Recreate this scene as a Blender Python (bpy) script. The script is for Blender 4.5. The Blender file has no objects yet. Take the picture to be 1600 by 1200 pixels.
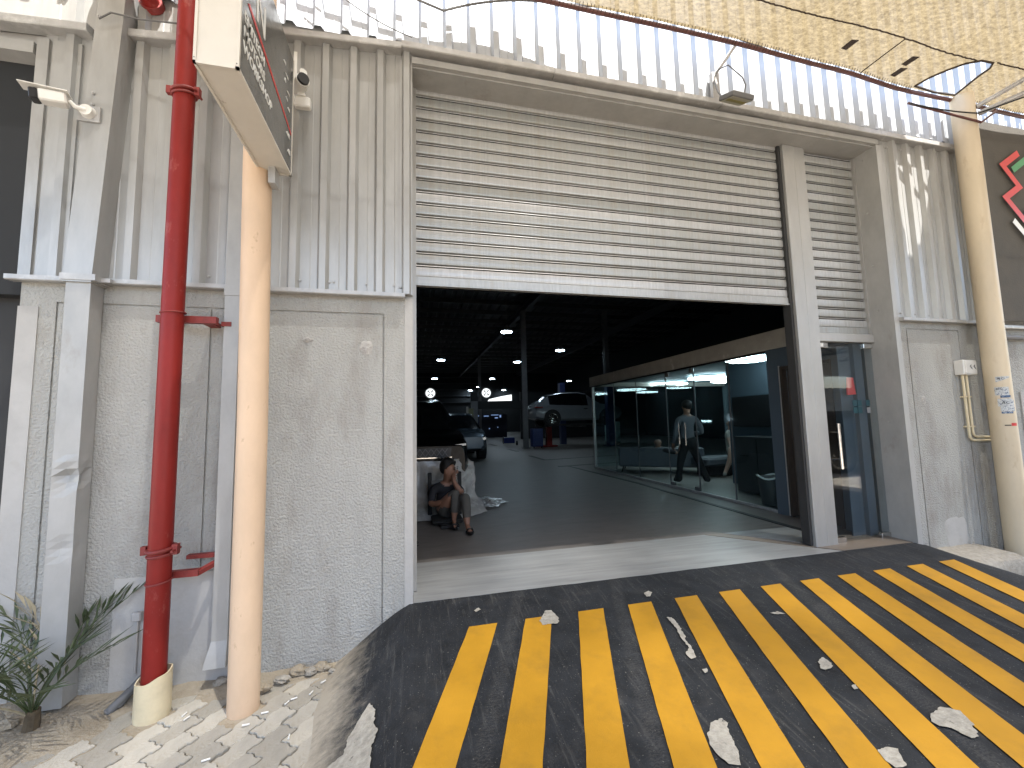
import bpy, bmesh, math, random
from mathutils import Vector, Matrix, noise
from mathutils.geometry import delaunay_2d_cdt
random.seed(7)
PI = math.pi
R = math.radians
sc = bpy.context.scene
C = sc.collection

# ------------------------------------------------------------------ camera
cam_d = bpy.data.cameras.new('camera')
cam = bpy.data.objects.new('camera', cam_d); C.objects.link(cam)
yaw, pit, rol = R(13.555), R(5.119), R(-1.31)
fwd = Vector((math.sin(yaw)*math.cos(pit), math.cos(yaw)*math.cos(pit), math.sin(pit)))
rgt = Vector((math.cos(yaw), -math.sin(yaw), 0)); up = rgt.cross(fwd)
r2 = rgt*math.cos(rol)+up*math.sin(rol); u2 = up*math.cos(rol)-rgt*math.sin(rol)
M = Matrix((r2, u2, -fwd)).transposed().to_4x4(); M.translation = Vector((0, -3.23, 1.3))
cam.matrix_world = M
cam_d.sensor_width = 36; cam_d.lens = 36*646.4/1600; cam_d.clip_start = 0.05; cam_d.clip_end = 500
sc.camera = cam
# ------------------------------------------------------------------ sky, sun, exposure
SUN = Vector((.26, -.40, 1.25)).normalized()           # towards the sun
w = bpy.data.worlds.new('World'); sc.world = w; w.use_nodes = True
nt = w.node_tree; bg = nt.nodes['Background']
sky = nt.nodes.new('ShaderNodeTexSky'); sky.sky_type = 'NISHITA'; sky.sun_disc = False
sky.sun_elevation = math.asin(SUN.z); sky.sun_rotation = math.atan2(SUN.x, SUN.y)
sky.dust_density = 2.5
nt.links.new(sky.outputs[0], bg.inputs[0]); bg.inputs[1].default_value = 0.15
sd = bpy.data.lights.new('sun', 'SUN'); sd.energy = 5.0; sd.angle = R(.53); sd.color = (1, .97, .92)
so = bpy.data.objects.new('sun', sd); C.objects.link(so)
so.rotation_euler = SUN.to_track_quat('Z', 'Y').to_euler(); so.location = (3, -8, 20)
sc.view_settings.view_transform = 'Standard'; sc.view_settings.look = 'None'
sc.view_settings.exposure = 2.3; sc.view_settings.gamma = 1
sc.cycles.max_bounces = 8; sc.cycles.transparent_max_bounces = 16
sc.cycles.sample_clamp_indirect = 4; sc.cycles.caustics_reflective = False; sc.cycles.caustics_refractive = False

# ------------------------------------------------------------------ materials
MT = {}
def mat(name, col, rough=.6, metal=0., var=.12, scale=6., bump=0., bscale=60., stretch=None, dirt=None, dscale=3., dlo=.55, dhi=.75, spec=.5, bdist=.01, bump2=None):
    """painted/plain surface: base colour with mottling, optional dirt/wear patches and relief"""
    if name in MT: return MT[name]
    m = bpy.data.materials.new(name); m.use_nodes = True; n = m.node_tree.nodes; L = m.node_tree.links
    b = n['Principled BSDF']; b.inputs['Roughness'].default_value = rough; b.inputs['Metallic'].default_value = metal
    b.inputs['Specular IOR Level'].default_value = spec
    tc = n.new('ShaderNodeTexCoord'); mp = n.new('ShaderNodeMapping'); L.new(tc.outputs['Object'], mp.inputs[0])
    if stretch: mp.inputs['Scale'].default_value = stretch
    nz = n.new('ShaderNodeTexNoise'); nz.inputs['Scale'].default_value = scale; nz.inputs['Detail'].default_value = 6; nz.inputs['Roughness'].default_value = .65
    L.new(mp.outputs[0], nz.inputs[0])
    rp = n.new('ShaderNodeValToRGB'); L.new(nz.outputs[0], rp.inputs[0])
    rp.color_ramp.elements[0].position = .3; rp.color_ramp.elements[1].position = .7
    rp.color_ramp.elements[0].color = (*[c*(1-var) for c in col], 1); rp.color_ramp.elements[1].color = (*[min(1, c*(1+var)) for c in col], 1)
    out = rp.outputs[0]
    if dirt:
        n2 = n.new('ShaderNodeTexNoise'); n2.inputs['Scale'].default_value = dscale; n2.inputs['Detail'].default_value = 9; n2.inputs['Roughness'].default_value = .7
        L.new(mp.outputs[0], n2.inputs[0])
        r3 = n.new('ShaderNodeMapRange'); r3.inputs[1].default_value = dlo; r3.inputs[2].default_value = dhi; L.new(n2.outputs[0], r3.inputs[0])
        mx = n.new('ShaderNodeMix'); mx.data_type = 'RGBA'; L.new(r3.outputs[0], mx.inputs[0]); L.new(out, mx.inputs[6]); mx.inputs[7].default_value = (*dirt, 1)
        out = mx.outputs[2]
    L.new(out, b.inputs['Base Color'])
    rr = n.new('ShaderNodeMapRange'); rr.inputs[3].default_value = max(0, rough-.1); rr.inputs[4].default_value = min(1, rough+.12); L.new(nz.outputs[0], rr.inputs[0]); L.new(rr.outputs[0], b.inputs['Roughness'])
    if bump:
        n3 = n.new('ShaderNodeTexNoise'); n3.inputs['Scale'].default_value = bscale; n3.inputs['Detail'].default_value = 4
        L.new(tc.outputs['Object'], n3.inputs[0])
        bp = n.new('ShaderNodeBump'); bp.inputs['Strength'].default_value = bump; bp.inputs['Distance'].default_value = bdist
        L.new(n3.outputs[0], bp.inputs['Height'])
        last = bp
        if bump2:
            n4 = n.new('ShaderNodeTexNoise'); n4.inputs['Scale'].default_value = bump2[0]; n4.inputs['Detail'].default_value = 2; L.new(mp.outputs[0], n4.inputs[0])
            b2 = n.new('ShaderNodeBump'); b2.inputs['Strength'].default_value = bump2[1]; b2.inputs['Distance'].default_value = bump2[2]
            L.new(n4.outputs[0], b2.inputs['Height']); L.new(bp.outputs[0], b2.inputs['Normal']); last = b2
        L.new(last.outputs[0], b.inputs['Normal'])
    MT[name] = m; return m
def emit(name, col, s):
    if name in MT: return MT[name]
    m = bpy.data.materials.new(name); m.use_nodes = True; b = m.node_tree.nodes['Principled BSDF']
    b.inputs['Base Color'].default_value = (*[c*.8 for c in col], 1)
    b.inputs['Emission Color'].default_value = (*col, 1); b.inputs['Emission Strength'].default_value = s
    MT[name] = m; return m
def glass(name, tint, ior=1.5, rough=0.01, boost=1.):
    m = bpy.data.materials.new(name); m.use_nodes = True; n = m.node_tree.nodes; L = m.node_tree.links
    n.remove(n['Principled BSDF']); o = n['Material Output']
    t = n.new('ShaderNodeBsdfTransparent'); t.inputs[0].default_value = (*tint, 1)
    g = n.new('ShaderNodeBsdfGlossy'); g.inputs['Roughness'].default_value = rough
    # Schlick reflectance from the facing ratio, alike on both faces of the pane
    f = n.new('ShaderNodeLayerWeight'); f.inputs[0].default_value = .5
    pw = n.new('ShaderNodeMath'); pw.operation = 'POWER'; pw.inputs[1].default_value = 5; L.new(f.outputs['Facing'], pw.inputs[0])
    f0 = ((ior-1)/(ior+1))**2
    mu = n.new('ShaderNodeMath'); mu.operation = 'MULTIPLY_ADD'; mu.inputs[1].default_value = (1-f0)*boost; mu.inputs[2].default_value = f0*boost; mu.use_clamp = True; L.new(pw.outputs[0], mu.inputs[0])
    x = n.new('ShaderNodeMixShader'); L.new(mu.outputs[0], x.inputs[0]); L.new(t.outputs[0], x.inputs[1]); L.new(g.outputs[0], x.inputs[2]); L.new(x.outputs[0], o.inputs[0])
    MT[name] = m; return m

GREY = (.385, .385, .375)
m_clad = mat('painted_cladding', GREY, .34, .35, .15, 5, .25, 30, (1, 1, .22), (.28, .265, .24), 2.2, .54, .8, bdist=.002, bump2=(2.2, .8, .02))
m_lit = mat('sunlit_cladding', (.40, .425, .455), .5, .1, .06, 4, .2, 25, (1, 1, .2), bdist=.002, bump2=(2.5, .35, .01))  # cladding copy for the sunlit strip, sun and sky light put into its colour
m_trim = mat('painted_trim', (.385, .383, .37), .42, .15, .10, 7, .2, 40, (1, 1, .5), (.25, .22, .18), 4, .6, .85, bdist=.002, bump2=(3, .3, .008))
m_flash = mat('flashing_metal', (.41, .405, .395), .40, .3, .15, 9, .3, 25, None, (.60, .60, .58), 6, .55, .7, bdist=.003, bump2=(5, .4, .01))
m_pl = mat('rough_plaster', (.385, .382, .358), .85, 0, .10, 3, 1., 65, (1, 1, .4), (.27, .25, .22), 2.2, .5, .72, .2, .013, bump2=(20, .35, .012))
m_pls = mat('smooth_plaster', (.43, .42, .40), .8, 0, .08, 4, .5, 40, None, (.33, .30, .26), 2.5, .55, .8, .2, .004)
m_scar = mat('plaster_scar', (.42, .40, .37), .9, 0, .2, 20, .8, 60, bdist=.01)
m_shut = mat('shutter_metal', (.42, .425, .42), .34, .35, .14, 5, .15, 40, (9, 1, 1.2), (.375, .36, .33), 1.1, .5, .72, bdist=.002)
m_shutd = mat('shutter_groove', (.010, .010, .010), .9, 0, .2, 10)
m_alu = mat('door_mullion', (.42, .415, .40), .4, .4, .07, 8, .1, 40, (1, 1, .3), (.3, .28, .25), 3, .58, .8, bdist=.002)
m_steel = mat('polished_steel', (.62, .60, .57), .16, 1, .05, 10)
m_red = mat('red_pipe_paint', (.23, .018, .014), .42, 0, .18, 5, .15, 40, (1, 1, .4), (.33, .10, .085), 12, .58, .74, .25, .002)
m_redb = mat('red_bracket', (.22, .03, .025), .55, 0, .25, 12, .3, 50)
m_creamA = mat('peach_pole_paint', (.66, .475, .32), .5, 0, .09, 4, .15, 30, (1, 1, .45), (.40, .26, .155), 16, .62, .74, bdist=.002)
m_creamB = mat('cream_pole_paint', (.62, .52, .37), .45, 0, .09, 4, .15, 30, (1, 1, .35), (.44, .32, .19), 7, .57, .78, bdist=.002)
m_sleeve = mat('cream_sleeve', (.70, .60, .40), .5, 0, .1, 8, .2, 40, None, (.5, .4, .27), 9, .62, .8)
m_white = mat('white_plastic', (.72, .71, .67), .4, 0, .05, 10, .1, 50, None, (.45, .42, .36), 8, .66, .85)
m_signw = mat('sign_casing', (.60, .565, .50), .5, 0, .05, 6, .1, 40, None, (.36, .31, .25), 14, .66, .74)
m_signf = mat('sign_face', (.105, .105, .10), .12, 0, .3, 5, .1, 20)
m_wtxt = mat('white_lettering', (.78, .78, .75), .5)
m_rtxt = mat('red_lettering', (.62, .06, .06), .4)
m_gtxt = mat('green_lettering', (.09, .30, .14), .5)
m_black = mat('black_plastic', (.012, .012, .013), .35)
m_rub = mat('black_rubber', (.02, .02, .02), .8)
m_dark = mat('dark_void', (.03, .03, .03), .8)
m_wire = mat('grey_wire', (.13, .13, .13), .6)
m_conc = mat('broken_concrete', (.34, .315, .27), .95, 0, .22, 25, .9, 90, None, (.28, .25, .2), 30, .55, .7, .2)
m_sand = mat('sand', (.35, .305, .235), .95, 0, .18, 4, .8, 70, None, (.24, .20, .145), 2.2, .5, .7, .1, .012, bump2=(12, .5, .02))
m_pave = mat('paver', (.43, .405, .35), .9, 0, .15, 8, .7, 70, None, (.34, .31, .25), 5, .5, .75, .15, .008)
m_street = mat('street', (.34, .30, .25), .9, 0, .15, 3, .5, 50)
m_leaf = mat('palm_leaf', (.06, .085, .035), .45, 0, .3, 12)
m_leafd = mat('dry_leaf', (.36, .31, .21), .7, 0, .2, 12)
m_bark = mat('palm_base', (.10, .075, .045), .9, 0, .4, 20, .6, 60)
# interior
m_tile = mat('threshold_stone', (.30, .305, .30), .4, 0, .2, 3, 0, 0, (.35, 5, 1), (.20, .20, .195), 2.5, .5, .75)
m_floor = mat('workshop_floor_tile', (.185, .168, .152), .45, 0, .2, 2.5, .06, 20, (.7, 2.5, 1), (.125, .115, .105), 4, .5, .8, .3)
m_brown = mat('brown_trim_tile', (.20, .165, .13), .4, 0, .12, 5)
m_line = mat('black_floor_line', (.015, .015, .016), .5)
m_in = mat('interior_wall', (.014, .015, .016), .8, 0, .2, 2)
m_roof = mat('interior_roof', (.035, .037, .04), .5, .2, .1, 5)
m_purl = mat('roof_steel', (.06, .06, .062), .6, .2)
m_col = mat('column_steel', (.13, .13, .135), .5, .2)
m_blue = mat('blue_grey_wall', (.07, .095, .12), .6, 0, .06, 3)
m_teal = mat('teal_wall', (.075, .105, .12), .7, 0, .1, 2)
m_fascia = mat('raw_gypsum_fascia', (.36, .345, .31), .9, 0, .12, 4, .2, 40, None, (.52, .51, .48), 3, .58, .63)
m_wood = mat('dark_wood', (.045, .035, .028), .5, 0, .25, 6, 0, 0, (1, 1, .1))
m_cab = mat('charcoal_cabinet', (.05, .05, .052), .45)
m_sofa = mat('sofa_leather', (.085, .092, .105), .5, 0, .1, 8, .15, 60)
m_plast = mat('plastic_sheet', (.42, .40, .37), .25, 0, .1, 6, 0, 0)
m_lamp = emit('lamp_glow', (.66, .84, 1.), 17)
m_led = emit('led_glow', (.80, .95, 1.), 6)
m_day = emit('daylit_opening', (.93, .98, 1.), .32)
m_bluel = emit('blue_lit_panel', (.03, .07, .22), .004)
g_door = glass('door_glass', (.90, .93, .94), 1.5, .005, 1.25)
g_off = glass('office_glass', (.86, .94, .95), 1.45, .005, .9)
m_skin = mat('skin', (.27, .135, .085), .5, 0, .06, 10)
m_skin2 = mat('pale_skin', (.27, .155, .11), .5, 0, .06, 10)
m_hair = mat('black_hair', (.012, .010, .009), .6, 0, .4, 40)
m_tee = mat('black_tshirt', (.018, .018, .022), .85, 0, .2, 10, .3, 30)
m_trou = mat('grey_brown_trousers', (.085, .08, .07), .9, 0, .12, 14, .4, 30)
m_shirt = mat('grey_blue_shirt', (.13, .135, .15), .85, 0, .1, 10)
m_blackc = mat('black_cloth', (.012, .012, .013), .9)
m_beige = mat('beige_cloth', (.22, .205, .18), .9)

# ------------------------------------------------------------------ mesh helpers
class MB:
    def __init__(s): s.v = []; s.f = []
    def add(s, vs, fs):
        o = len(s.v); s.v += [tuple(v) for v in vs]; s.f += [tuple(i+o for i in f) for f in fs]; return s
    def box(s, x0, x1, y0, y1, z0, z1, bev=0):
        if bev:
            b = bev
            vs = []; 
            for z, i in ((z0, b), (z0+b, 0), (z1-b, 0), (z1, b)):
                a0, a1, c0, c1 = x0+i, x1-i, y0+i, y1-i; k = b if i == 0 else b*.6
                vs += [(a0+k, c0, z), (a1-k, c0, z), (a1, c0+k, z), (a1, c1-k, z), (a1-k, c1, z), (a0+k, c1, z), (a0, c1-k, z), (a0, c0+k, z)]
            fs = [tuple(range(7, -1, -1)), tuple(range(24, 32))]
            for r in range(3):
                for i in range(8): fs.append((r*8+i, r*8+(i+1) % 8, r*8+8+(i+1) % 8, r*8+8+i))
            return s.add(vs, fs)
        vs = [(x0, y0, z0), (x1, y0, z0), (x1, y1, z0), (x0, y1, z0), (x0, y0, z1), (x1, y0, z1), (x1, y1, z1), (x0, y1, z1)]
        return s.add(vs, [(3, 2, 1, 0), (4, 5, 6, 7), (0, 1, 5, 4), (1, 2, 6, 5), (2, 3, 7, 6), (3, 0, 4, 7)])
    def tube(s, pts, r, n=8, cap=True):
        pts = [Vector(p) for p in pts]; rs = r if isinstance(r, (list, tuple)) else [r]*len(pts)
        vs = []; fs = []; prev = None
        for i, p in enumerate(pts):
            t = (pts[min(i+1, len(pts)-1)]-pts[max(i-1, 0)]).normalized()
            if prev is None: a = t.orthogonal().normalized()
            else: a = (prev-t*prev.dot(t)).normalized()
            prev = a; b = t.cross(a)
            vs += [p+(a*math.cos(2*PI*k/n)+b*math.sin(2*PI*k/n))*rs[i] for k in range(n)]
        for i in range(len(pts)-1):
            for k in range(n): fs.append((i*n+k, i*n+(k+1) % n, i*n+n+(k+1) % n, i*n+n+k))
        if cap: fs += [tuple(range(n-1, -1, -1)), tuple(range((len(pts)-1)*n, len(pts)*n))]
        return s.add(vs, fs)
    def sweep(s, prof, x0, x1, axis='x'):
        """open/closed 2D profile [(a,b)..] swept along an axis"""
        vs = []; n = len(prof)
        for x in (x0, x1):
            for a, b in prof: vs.append({'x': (x, a, b), 'y': (a, x, b), 'z': (a, b, x)}[axis])
        return s.add(vs, [(i, i+1, n+i+1, n+i) for i in range(n-1)])
    def prism(s, poly, a, b, axis='z'):
        n = len(poly); vs = []
        for c in (a, b):
            for p, q in poly: vs.append({'z': (p, q, c), 'x': (c, p, q), 'y': (p, c, q)}[axis])
        return s.add(vs, [tuple(range(n-1, -1, -1)), tuple(range(n, 2*n))]+[(i, (i+1) % n, n+(i+1) % n, n+i) for i in range(n)])
    def blob(s, c, rad, seg=10, rings=7, f=None):
        vs = []; fs = []
        for i in range(rings+1):
            th = PI*i/rings
            for k in range(seg):
                ph = 2*PI*k/seg; d = Vector((math.sin(th)*math.cos(ph), math.sin(th)*math.sin(ph), math.cos(th)))
                q = 1 if f is None else f(d)
                vs.append((c[0]+d.x*rad[0]*q, c[1]+d.y*rad[1]*q, c[2]+d.z*rad[2]*q))
        for i in range(rings):
            for k in range(seg): fs.append((i*seg+k, i*seg+seg+k, i*seg+seg+(k+1) % seg, i*seg+(k+1) % seg))
        return s.add(vs, fs)
    def mesh(s, name, m, smooth=False):
        me = bpy.data.meshes.new(name); me.from_pydata(s.v, [], s.f); me.materials.append(m)
        bm = bmesh.new(); bm.from_mesh(me); bmesh.ops.remove_doubles(bm, verts=bm.verts, dist=1e-5)
        bmesh.ops.recalc_face_normals(bm, faces=bm.faces); bm.to_mesh(me); bm.free()
        if smooth:
            for p in me.polygons: p.use_smooth = True
            me.set_sharp_from_angle(angle=R(38))
        return me
    def build(s, name, m, parent=None, smooth=False, local=False):
        return link(name, s.mesh(name, m, smooth), parent, local)
def link(name, me, parent=None, local=False, loc=None, rot=None):
    o = bpy.data.objects.new(name, me); C.objects.link(o)
    if loc is not None: o.location = loc
    if rot is not None: o.rotation_euler = rot
    if parent:
        o.parent = parent
        if not local: o.matrix_parent_inverse = Matrix.Translation(-origin(parent))
    return o
def origin(o):
    v = Vector(o.location)
    p = o.parent
    # parents here are never rotated when world coordinates are used for children
    return v if p is None else v + Vector((0, 0, 0))
def part(root, name, mb, m, smooth=False): return mb.build(name, m, root, smooth)
def tag(o, label, cat, group=None):
    o['label'] = label; o['category'] = cat
    if group: o['group'] = group
    return o
def thing(name, loc, label, cat, group=None, rz=0):
    o = bpy.data.objects.new(name, None); C.objects.link(o); o.location = loc; o.rotation_euler = (0, 0, rz); o.empty_display_size = .2
    return tag(o, label, cat, group)
def struct(o): o['kind'] = 'structure'; return o
def stuff(o): o['kind'] = 'stuff'; return o
def copy_tree(o, parent=None):
    c = o.copy(); C.objects.link(c); c.parent = parent
    for ch in list(o.children): copy_tree(ch, c)
    return c
def text(name, s, size, m, parent, mw, depth=.0015, sx=1., bold=0):
    cu = bpy.data.curves.new(name, 'FONT'); cu.body = s; cu.size = size; cu.extrude = depth; cu.offset = bold; cu.resolution_u = 3
    t = bpy.data.objects.new('tmp', cu); C.objects.link(t)
    dg = bpy.context.evaluated_depsgraph_get(); me = bpy.data.meshes.new_from_object(t.evaluated_get(dg)); bpy.data.objects.remove(t)
    me.transform(mw @ Matrix.Diagonal((sx, 1, 1, 1))); me.materials.clear(); me.materials.append(m)
    return link(name, me, parent)
def frame(o, x, y):  # matrix with given x and y axes
    x = Vector(x).normalized(); y = Vector(y).normalized(); z = x.cross(y); m = Matrix((x, y, z)).transposed().to_4x4(); m.translation = Vector(o); return m
def sstep(a, b, x): t = max(0, min(1, (x-a)/(b-a))); return t*t*(3-2*t)

# ================================================================== GROUND
G = -.35
mb = MB(); n = 1
mb.add([(-60, -60, G-.06), (60, -60, G-.06), (60, 60, G-.06), (-60, 60, G-.06)], [(0, 1, 2, 3)])
struct(mb.build('street', m_street))

def ramp_z(x, y):
    z = -.05+.089*(y+.375) if y < -.375 else -.05+(y+.375)/.375*.046
    toe = -.585+.02*math.sin(y*5)
    k = max(0, min(1, (x-.03*noise.noise(Vector((x*3, y*3, 0)))-toe)/(-.02-toe))); k = k*(1.08-.08*k)
    z = G-.03+(z-G+.03)*k
    if x > 4.85: z = z+(G+.02-z)*sstep(4.85, 5.75, x)
    return z
def grid_mesh(name, xs, ys, zf, m, cond=None):
    mb = MB(); nx = len(xs); vs = [(x, y, zf(x, y)) for y in ys for x in xs]; fs = []
    for j in range(len(ys)-1):
        for i in range(nx-1):
            if cond and not cond((xs[i]+xs[i+1])/2, (ys[j]+ys[j+1])/2): continue
            fs.append((j*nx+i, j*nx+i+1, (j+1)*nx+i+1, (j+1)*nx+i))
    mb.add(vs, fs); me = mb.mesh(name, m, True); return me
def lin(a, b, n): return [a+(b-a)*i/n for i in range(n+1)]

# ramp: black rubbery paint with scuffs, dust and tyre marks
def ramp_mat():
    m = mat('ramp_black_paint', (.019, .021, .024), .72, 0, .35, 9, .6, 120, None, (.05, .048, .046), 5, .54, .85, .25, .004, bump2=(10, .35, .01))
    n = m.node_tree.nodes; L = m.node_tree.links; b = n['Principled BSDF']; src = b.inputs['Base Color'].links[0].from_socket
    tc = n.new('ShaderNodeTexCoord')
    def mixin(src, fac, col):
        x = n.new('ShaderNodeMix'); x.data_type = 'RGBA'; L.new(fac, x.inputs[0]); L.new(src, x.inputs[6]); x.inputs[7].default_value = (*col, 1); return x.outputs[2]
    # fine grit speckle
    v = n.new('ShaderNodeTexNoise'); v.inputs['Scale'].default_value = 110; v.inputs['Detail'].default_value = 3; L.new(tc.outputs['Object'], v.inputs[0])
    r = n.new('ShaderNodeMapRange'); r.inputs[1].default_value = .66; r.inputs[2].default_value = .74; r.inputs[4].default_value = .75; L.new(v.outputs[0], r.inputs[0])
    src = mixin(src, r.outputs[0], (.22, .21, .19))
    # streaky scuffs running along the drive direction
    mp = n.new('ShaderNodeMapping'); mp.inputs['Rotation'].default_value = (0, 0, R(21)); mp.inputs['Scale'].default_value = (14, 1.1, 1); L.new(tc.outputs['Object'], mp.inputs[0])
    v2 = n.new('ShaderNodeTexNoise'); v2.inputs['Scale'].default_value = 2.2; v2.inputs['Detail'].default_value = 8; v2.inputs['Roughness'].default_value = .75; L.new(mp.outputs[0], v2.inputs[0])
    r = n.new('ShaderNodeMapRange'); r.inputs[1].default_value = .55; r.inputs[2].default_value = .85; r.inputs[4].default_value = .8; L.new(v2.outputs[0], r.inputs[0])
    src = mixin(src, r.outputs[0], (.13, .125, .115))
    # tyre tread prints between the first stripes
    sx_ = n.new('ShaderNodeSeparateXYZ'); L.new(tc.outputs['Object'], sx_.inputs[0])
    mu = n.new('ShaderNodeMath'); mu.operation = 'MULTIPLY_ADD'; L.new(sx_.outputs[1], mu.inputs[0]); mu.inputs[1].default_value = -.384; L.new(sx_.outputs[0], mu.inputs[2])
    wv = n.new('ShaderNodeTexWave'); wv.inputs['Scale'].default_value = 19; wv.inputs['Distortion'].default_value = 9; wv.inputs['Detail'].default_value = 3; wv.inputs['Detail Scale'].default_value = 3; wv.bands_direction = 'Y'; L.new(tc.outputs['Object'], wv.inputs[0])
    for u0, hw_ in ((.80, .055), (1.60, .06), (3.1, .06)):
        sb = n.new('ShaderNodeMath'); sb.operation = 'SUBTRACT'; L.new(mu.outputs[0], sb.inputs[0]); sb.inputs[1].default_value = u0
        ab = n.new('ShaderNodeMath'); ab.operation = 'ABSOLUTE'; L.new(sb.outputs[0], ab.inputs[0])
        r = n.new('ShaderNodeMapRange'); r.inputs[1].default_value = hw_; r.inputs[2].default_value = hw_*.5; r.inputs[4].default_value = .38; L.new(ab.outputs[0], r.inputs[0])
        m3 = n.new('ShaderNodeMath'); m3.operation = 'MULTIPLY'; L.new(r.outputs[0], m3.inputs[0]); L.new(wv.outputs['Fac'], m3.inputs[1])
        src = mixin(src, m3.outputs[0], (.075, .073, .07))
    # dust blown on to the flared left toe
    sp = n.new('ShaderNodeSeparateXYZ'); L.new(tc.outputs['Object'], sp.inputs[0])
    v3 = n.new('ShaderNodeTexNoise'); v3.inputs['Scale'].default_value = 9; v3.inputs['Detail'].default_value = 8; v3.inputs['Roughness'].default_value = .75
    mp3 = n.new('ShaderNodeMapping'); mp3.inputs['Rotation'].default_value = (0, 0, R(-40)); mp3.inputs['Scale'].default_value = (1, 1.7, 1); L.new(tc.outputs['Object'], mp3.inputs[0]); L.new(mp3.outputs[0], v3.inputs[0])
    r = n.new('ShaderNodeMapRange'); r.inputs[1].default_value = -.2; r.inputs[2].default_value = -.62; r.inputs[3].default_value = -.2; r.inputs[4].default_value = .75; L.new(sp.outputs[0], r.inputs[0])
    a = n.new('ShaderNodeMath'); a.operation = 'ADD'; L.new(r.outputs[0], a.inputs[0]); L.new(v3.outputs[0], a.inputs[1])
    r = n.new('ShaderNodeMapRange'); r.inputs[1].default_value = .46; r.inputs[2].default_value = 1.0; L.new(a.outputs[0], r.inputs[0])
    src = mixin(src, r.outputs[0], (.36, .32, .255))
    L.new(src, b.inputs['Base Color']); return m
m_ramp = ramp_mat()
xs = lin(-.72, .1, 26)+lin(.1, 5.3, 40)[1:]+lin(5.3, 9, 24)[1:]
ys = lin(-7, -1.4, 20)+lin(-1.4, -.375, 22)[1:]+lin(-.375, 0, 6)[1:]
ramp = struct(link('ramp', grid_mesh('ramp', xs, ys, lambda x, y: ramp_z(x, y)+.004*noise.noise(Vector((x*5, y*5, 2))), m_ramp)))

# yellow stripes: painted strips with ragged wear, each a sheet lying on the ramp
def stripe_mat():
    m = mat('yellow_paint', (.46, .232, .012), .6, 0, .10, 4, .3, 110, None, (.31, .165, .018), 3, .5, .8, .4, .003)
    n = m.node_tree.nodes; L = m.node_tree.links; b = n['Principled BSDF']; src = b.inputs['Base Color'].links[0].from_socket
    tc = n.new('ShaderNodeTexCoord'); v = n.new('ShaderNodeTexNoise'); v.inputs['Scale'].default_value = 26; v.inputs['Detail'].default_value = 9; v.inputs['Roughness'].default_value = .8; L.new(tc.outputs['Object'], v.inputs[0])
    r = n.new('ShaderNodeMapRange'); r.inputs[1].default_value = .66; r.inputs[2].default_value = .76; r.inputs[4].default_value = .85; L.new(v.outputs[0], r.inputs[0])
    x = n.new('ShaderNodeMix'); x.data_type = 'RGBA'; L.new(r.outputs[0], x.inputs[0]); L.new(src, x.inputs[6]); x.inputs[7].default_value = (.19, .115, .03, 1); L.new(x.outputs[2], b.inputs['Base Color']); return m
m_yel = stripe_mat()
for i in range(12):
    mb = MB(); vs = []; fs = []; xa = .36+.385*i; K = 60
    for j in range(K+1):
        y = -.375-(3.1 if i < 9 else 2.6)*j/K
        for e, k in ((0, 0), (.19, 1)):
            x = xa+e+.384*(y+.375)+.003*noise.noise(Vector((i*9+k*4, y*9, 1)))
            vs.append((x, y, ramp_z(x, y)+.0062))
        if j: fs.append((2*j-2, 2*j-1, 2*j+1, 2*j))
    mb.add(vs, fs).build('yellow_stripe', m_yel, ramp)
# chipped patches where the paint has come off
CH = [[(0.83, -0.423), (0.907, -0.313), (0.951, -0.323), (0.966, -0.425), (0.945, -0.482), (0.837, -0.471)], [(1.712, -0.262), (1.761, -0.244), (1.778, -0.268), (1.732, -0.316), (1.704, -0.309)], [(1.686, -0.592), (1.725, -0.594), (1.71, -0.698), (1.676, -0.796), (1.65, -0.844), (1.636, -0.935), (1.601, -0.998), (1.568, -1.001), (1.565, -0.954), (1.621, -0.913), (1.64, -0.808), (1.677, -0.704)], [(1.301, -1.466), (1.374, -1.411), (1.428, -1.405), (1.439, -1.434), (1.4, -1.49), (1.374, -1.568), (1.329, -1.634), (1.291, -1.613), (1.272, -1.569), (1.272, -1.534), (1.286, -1.497)], [(2.278, -1.179), (2.329, -1.169), (2.321, -1.223), (2.283, -1.258), (2.235, -1.257), (2.221, -1.243)], [(2.415, -1.624), (2.529, -1.599), (2.59, -1.638), (2.56, -1.698), (2.486, -1.76), (2.441, -1.766), (2.43, -1.739), (2.427, -1.706), (2.382, -1.681), (2.378, -1.654)], [(1.966, -1.708), (2.014, -1.71), (2.057, -1.723), (2.002, -1.797), (1.946, -1.792), (1.943, -1.759), (1.956, -1.728)], [(2.251, -1.386), (2.289, -1.38), (2.265, -1.408), (2.236, -1.41)], [(2.423, -0.715), (2.487, -0.705), (2.515, -0.745), (2.457, -0.739)], [(0.415, -0.202), (0.455, -0.177), (0.464, -0.205), (0.43, -0.222)], [(1.574, -1.091), (1.606, -1.088), (1.591, -1.116), (1.564, -1.12)],
      [(-0.23, -0.75), (-0.19, -0.83), (-0.19, -0.94), (-0.165, -0.99), (-0.19, -1.08), (-0.17, -1.35), (-0.47, -1.35), (-0.40, -1.04), (-0.37, -1.01), (-0.32, -1.0), (-0.31, -0.91), (-0.27, -0.83)]]
m_chip = mat('exposed_concrete', (.36, .338, .29), .95, 0, .25, 30, .8, 120, None, (.10, .095, .085), 22, .62, .68, .2, .006)
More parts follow.
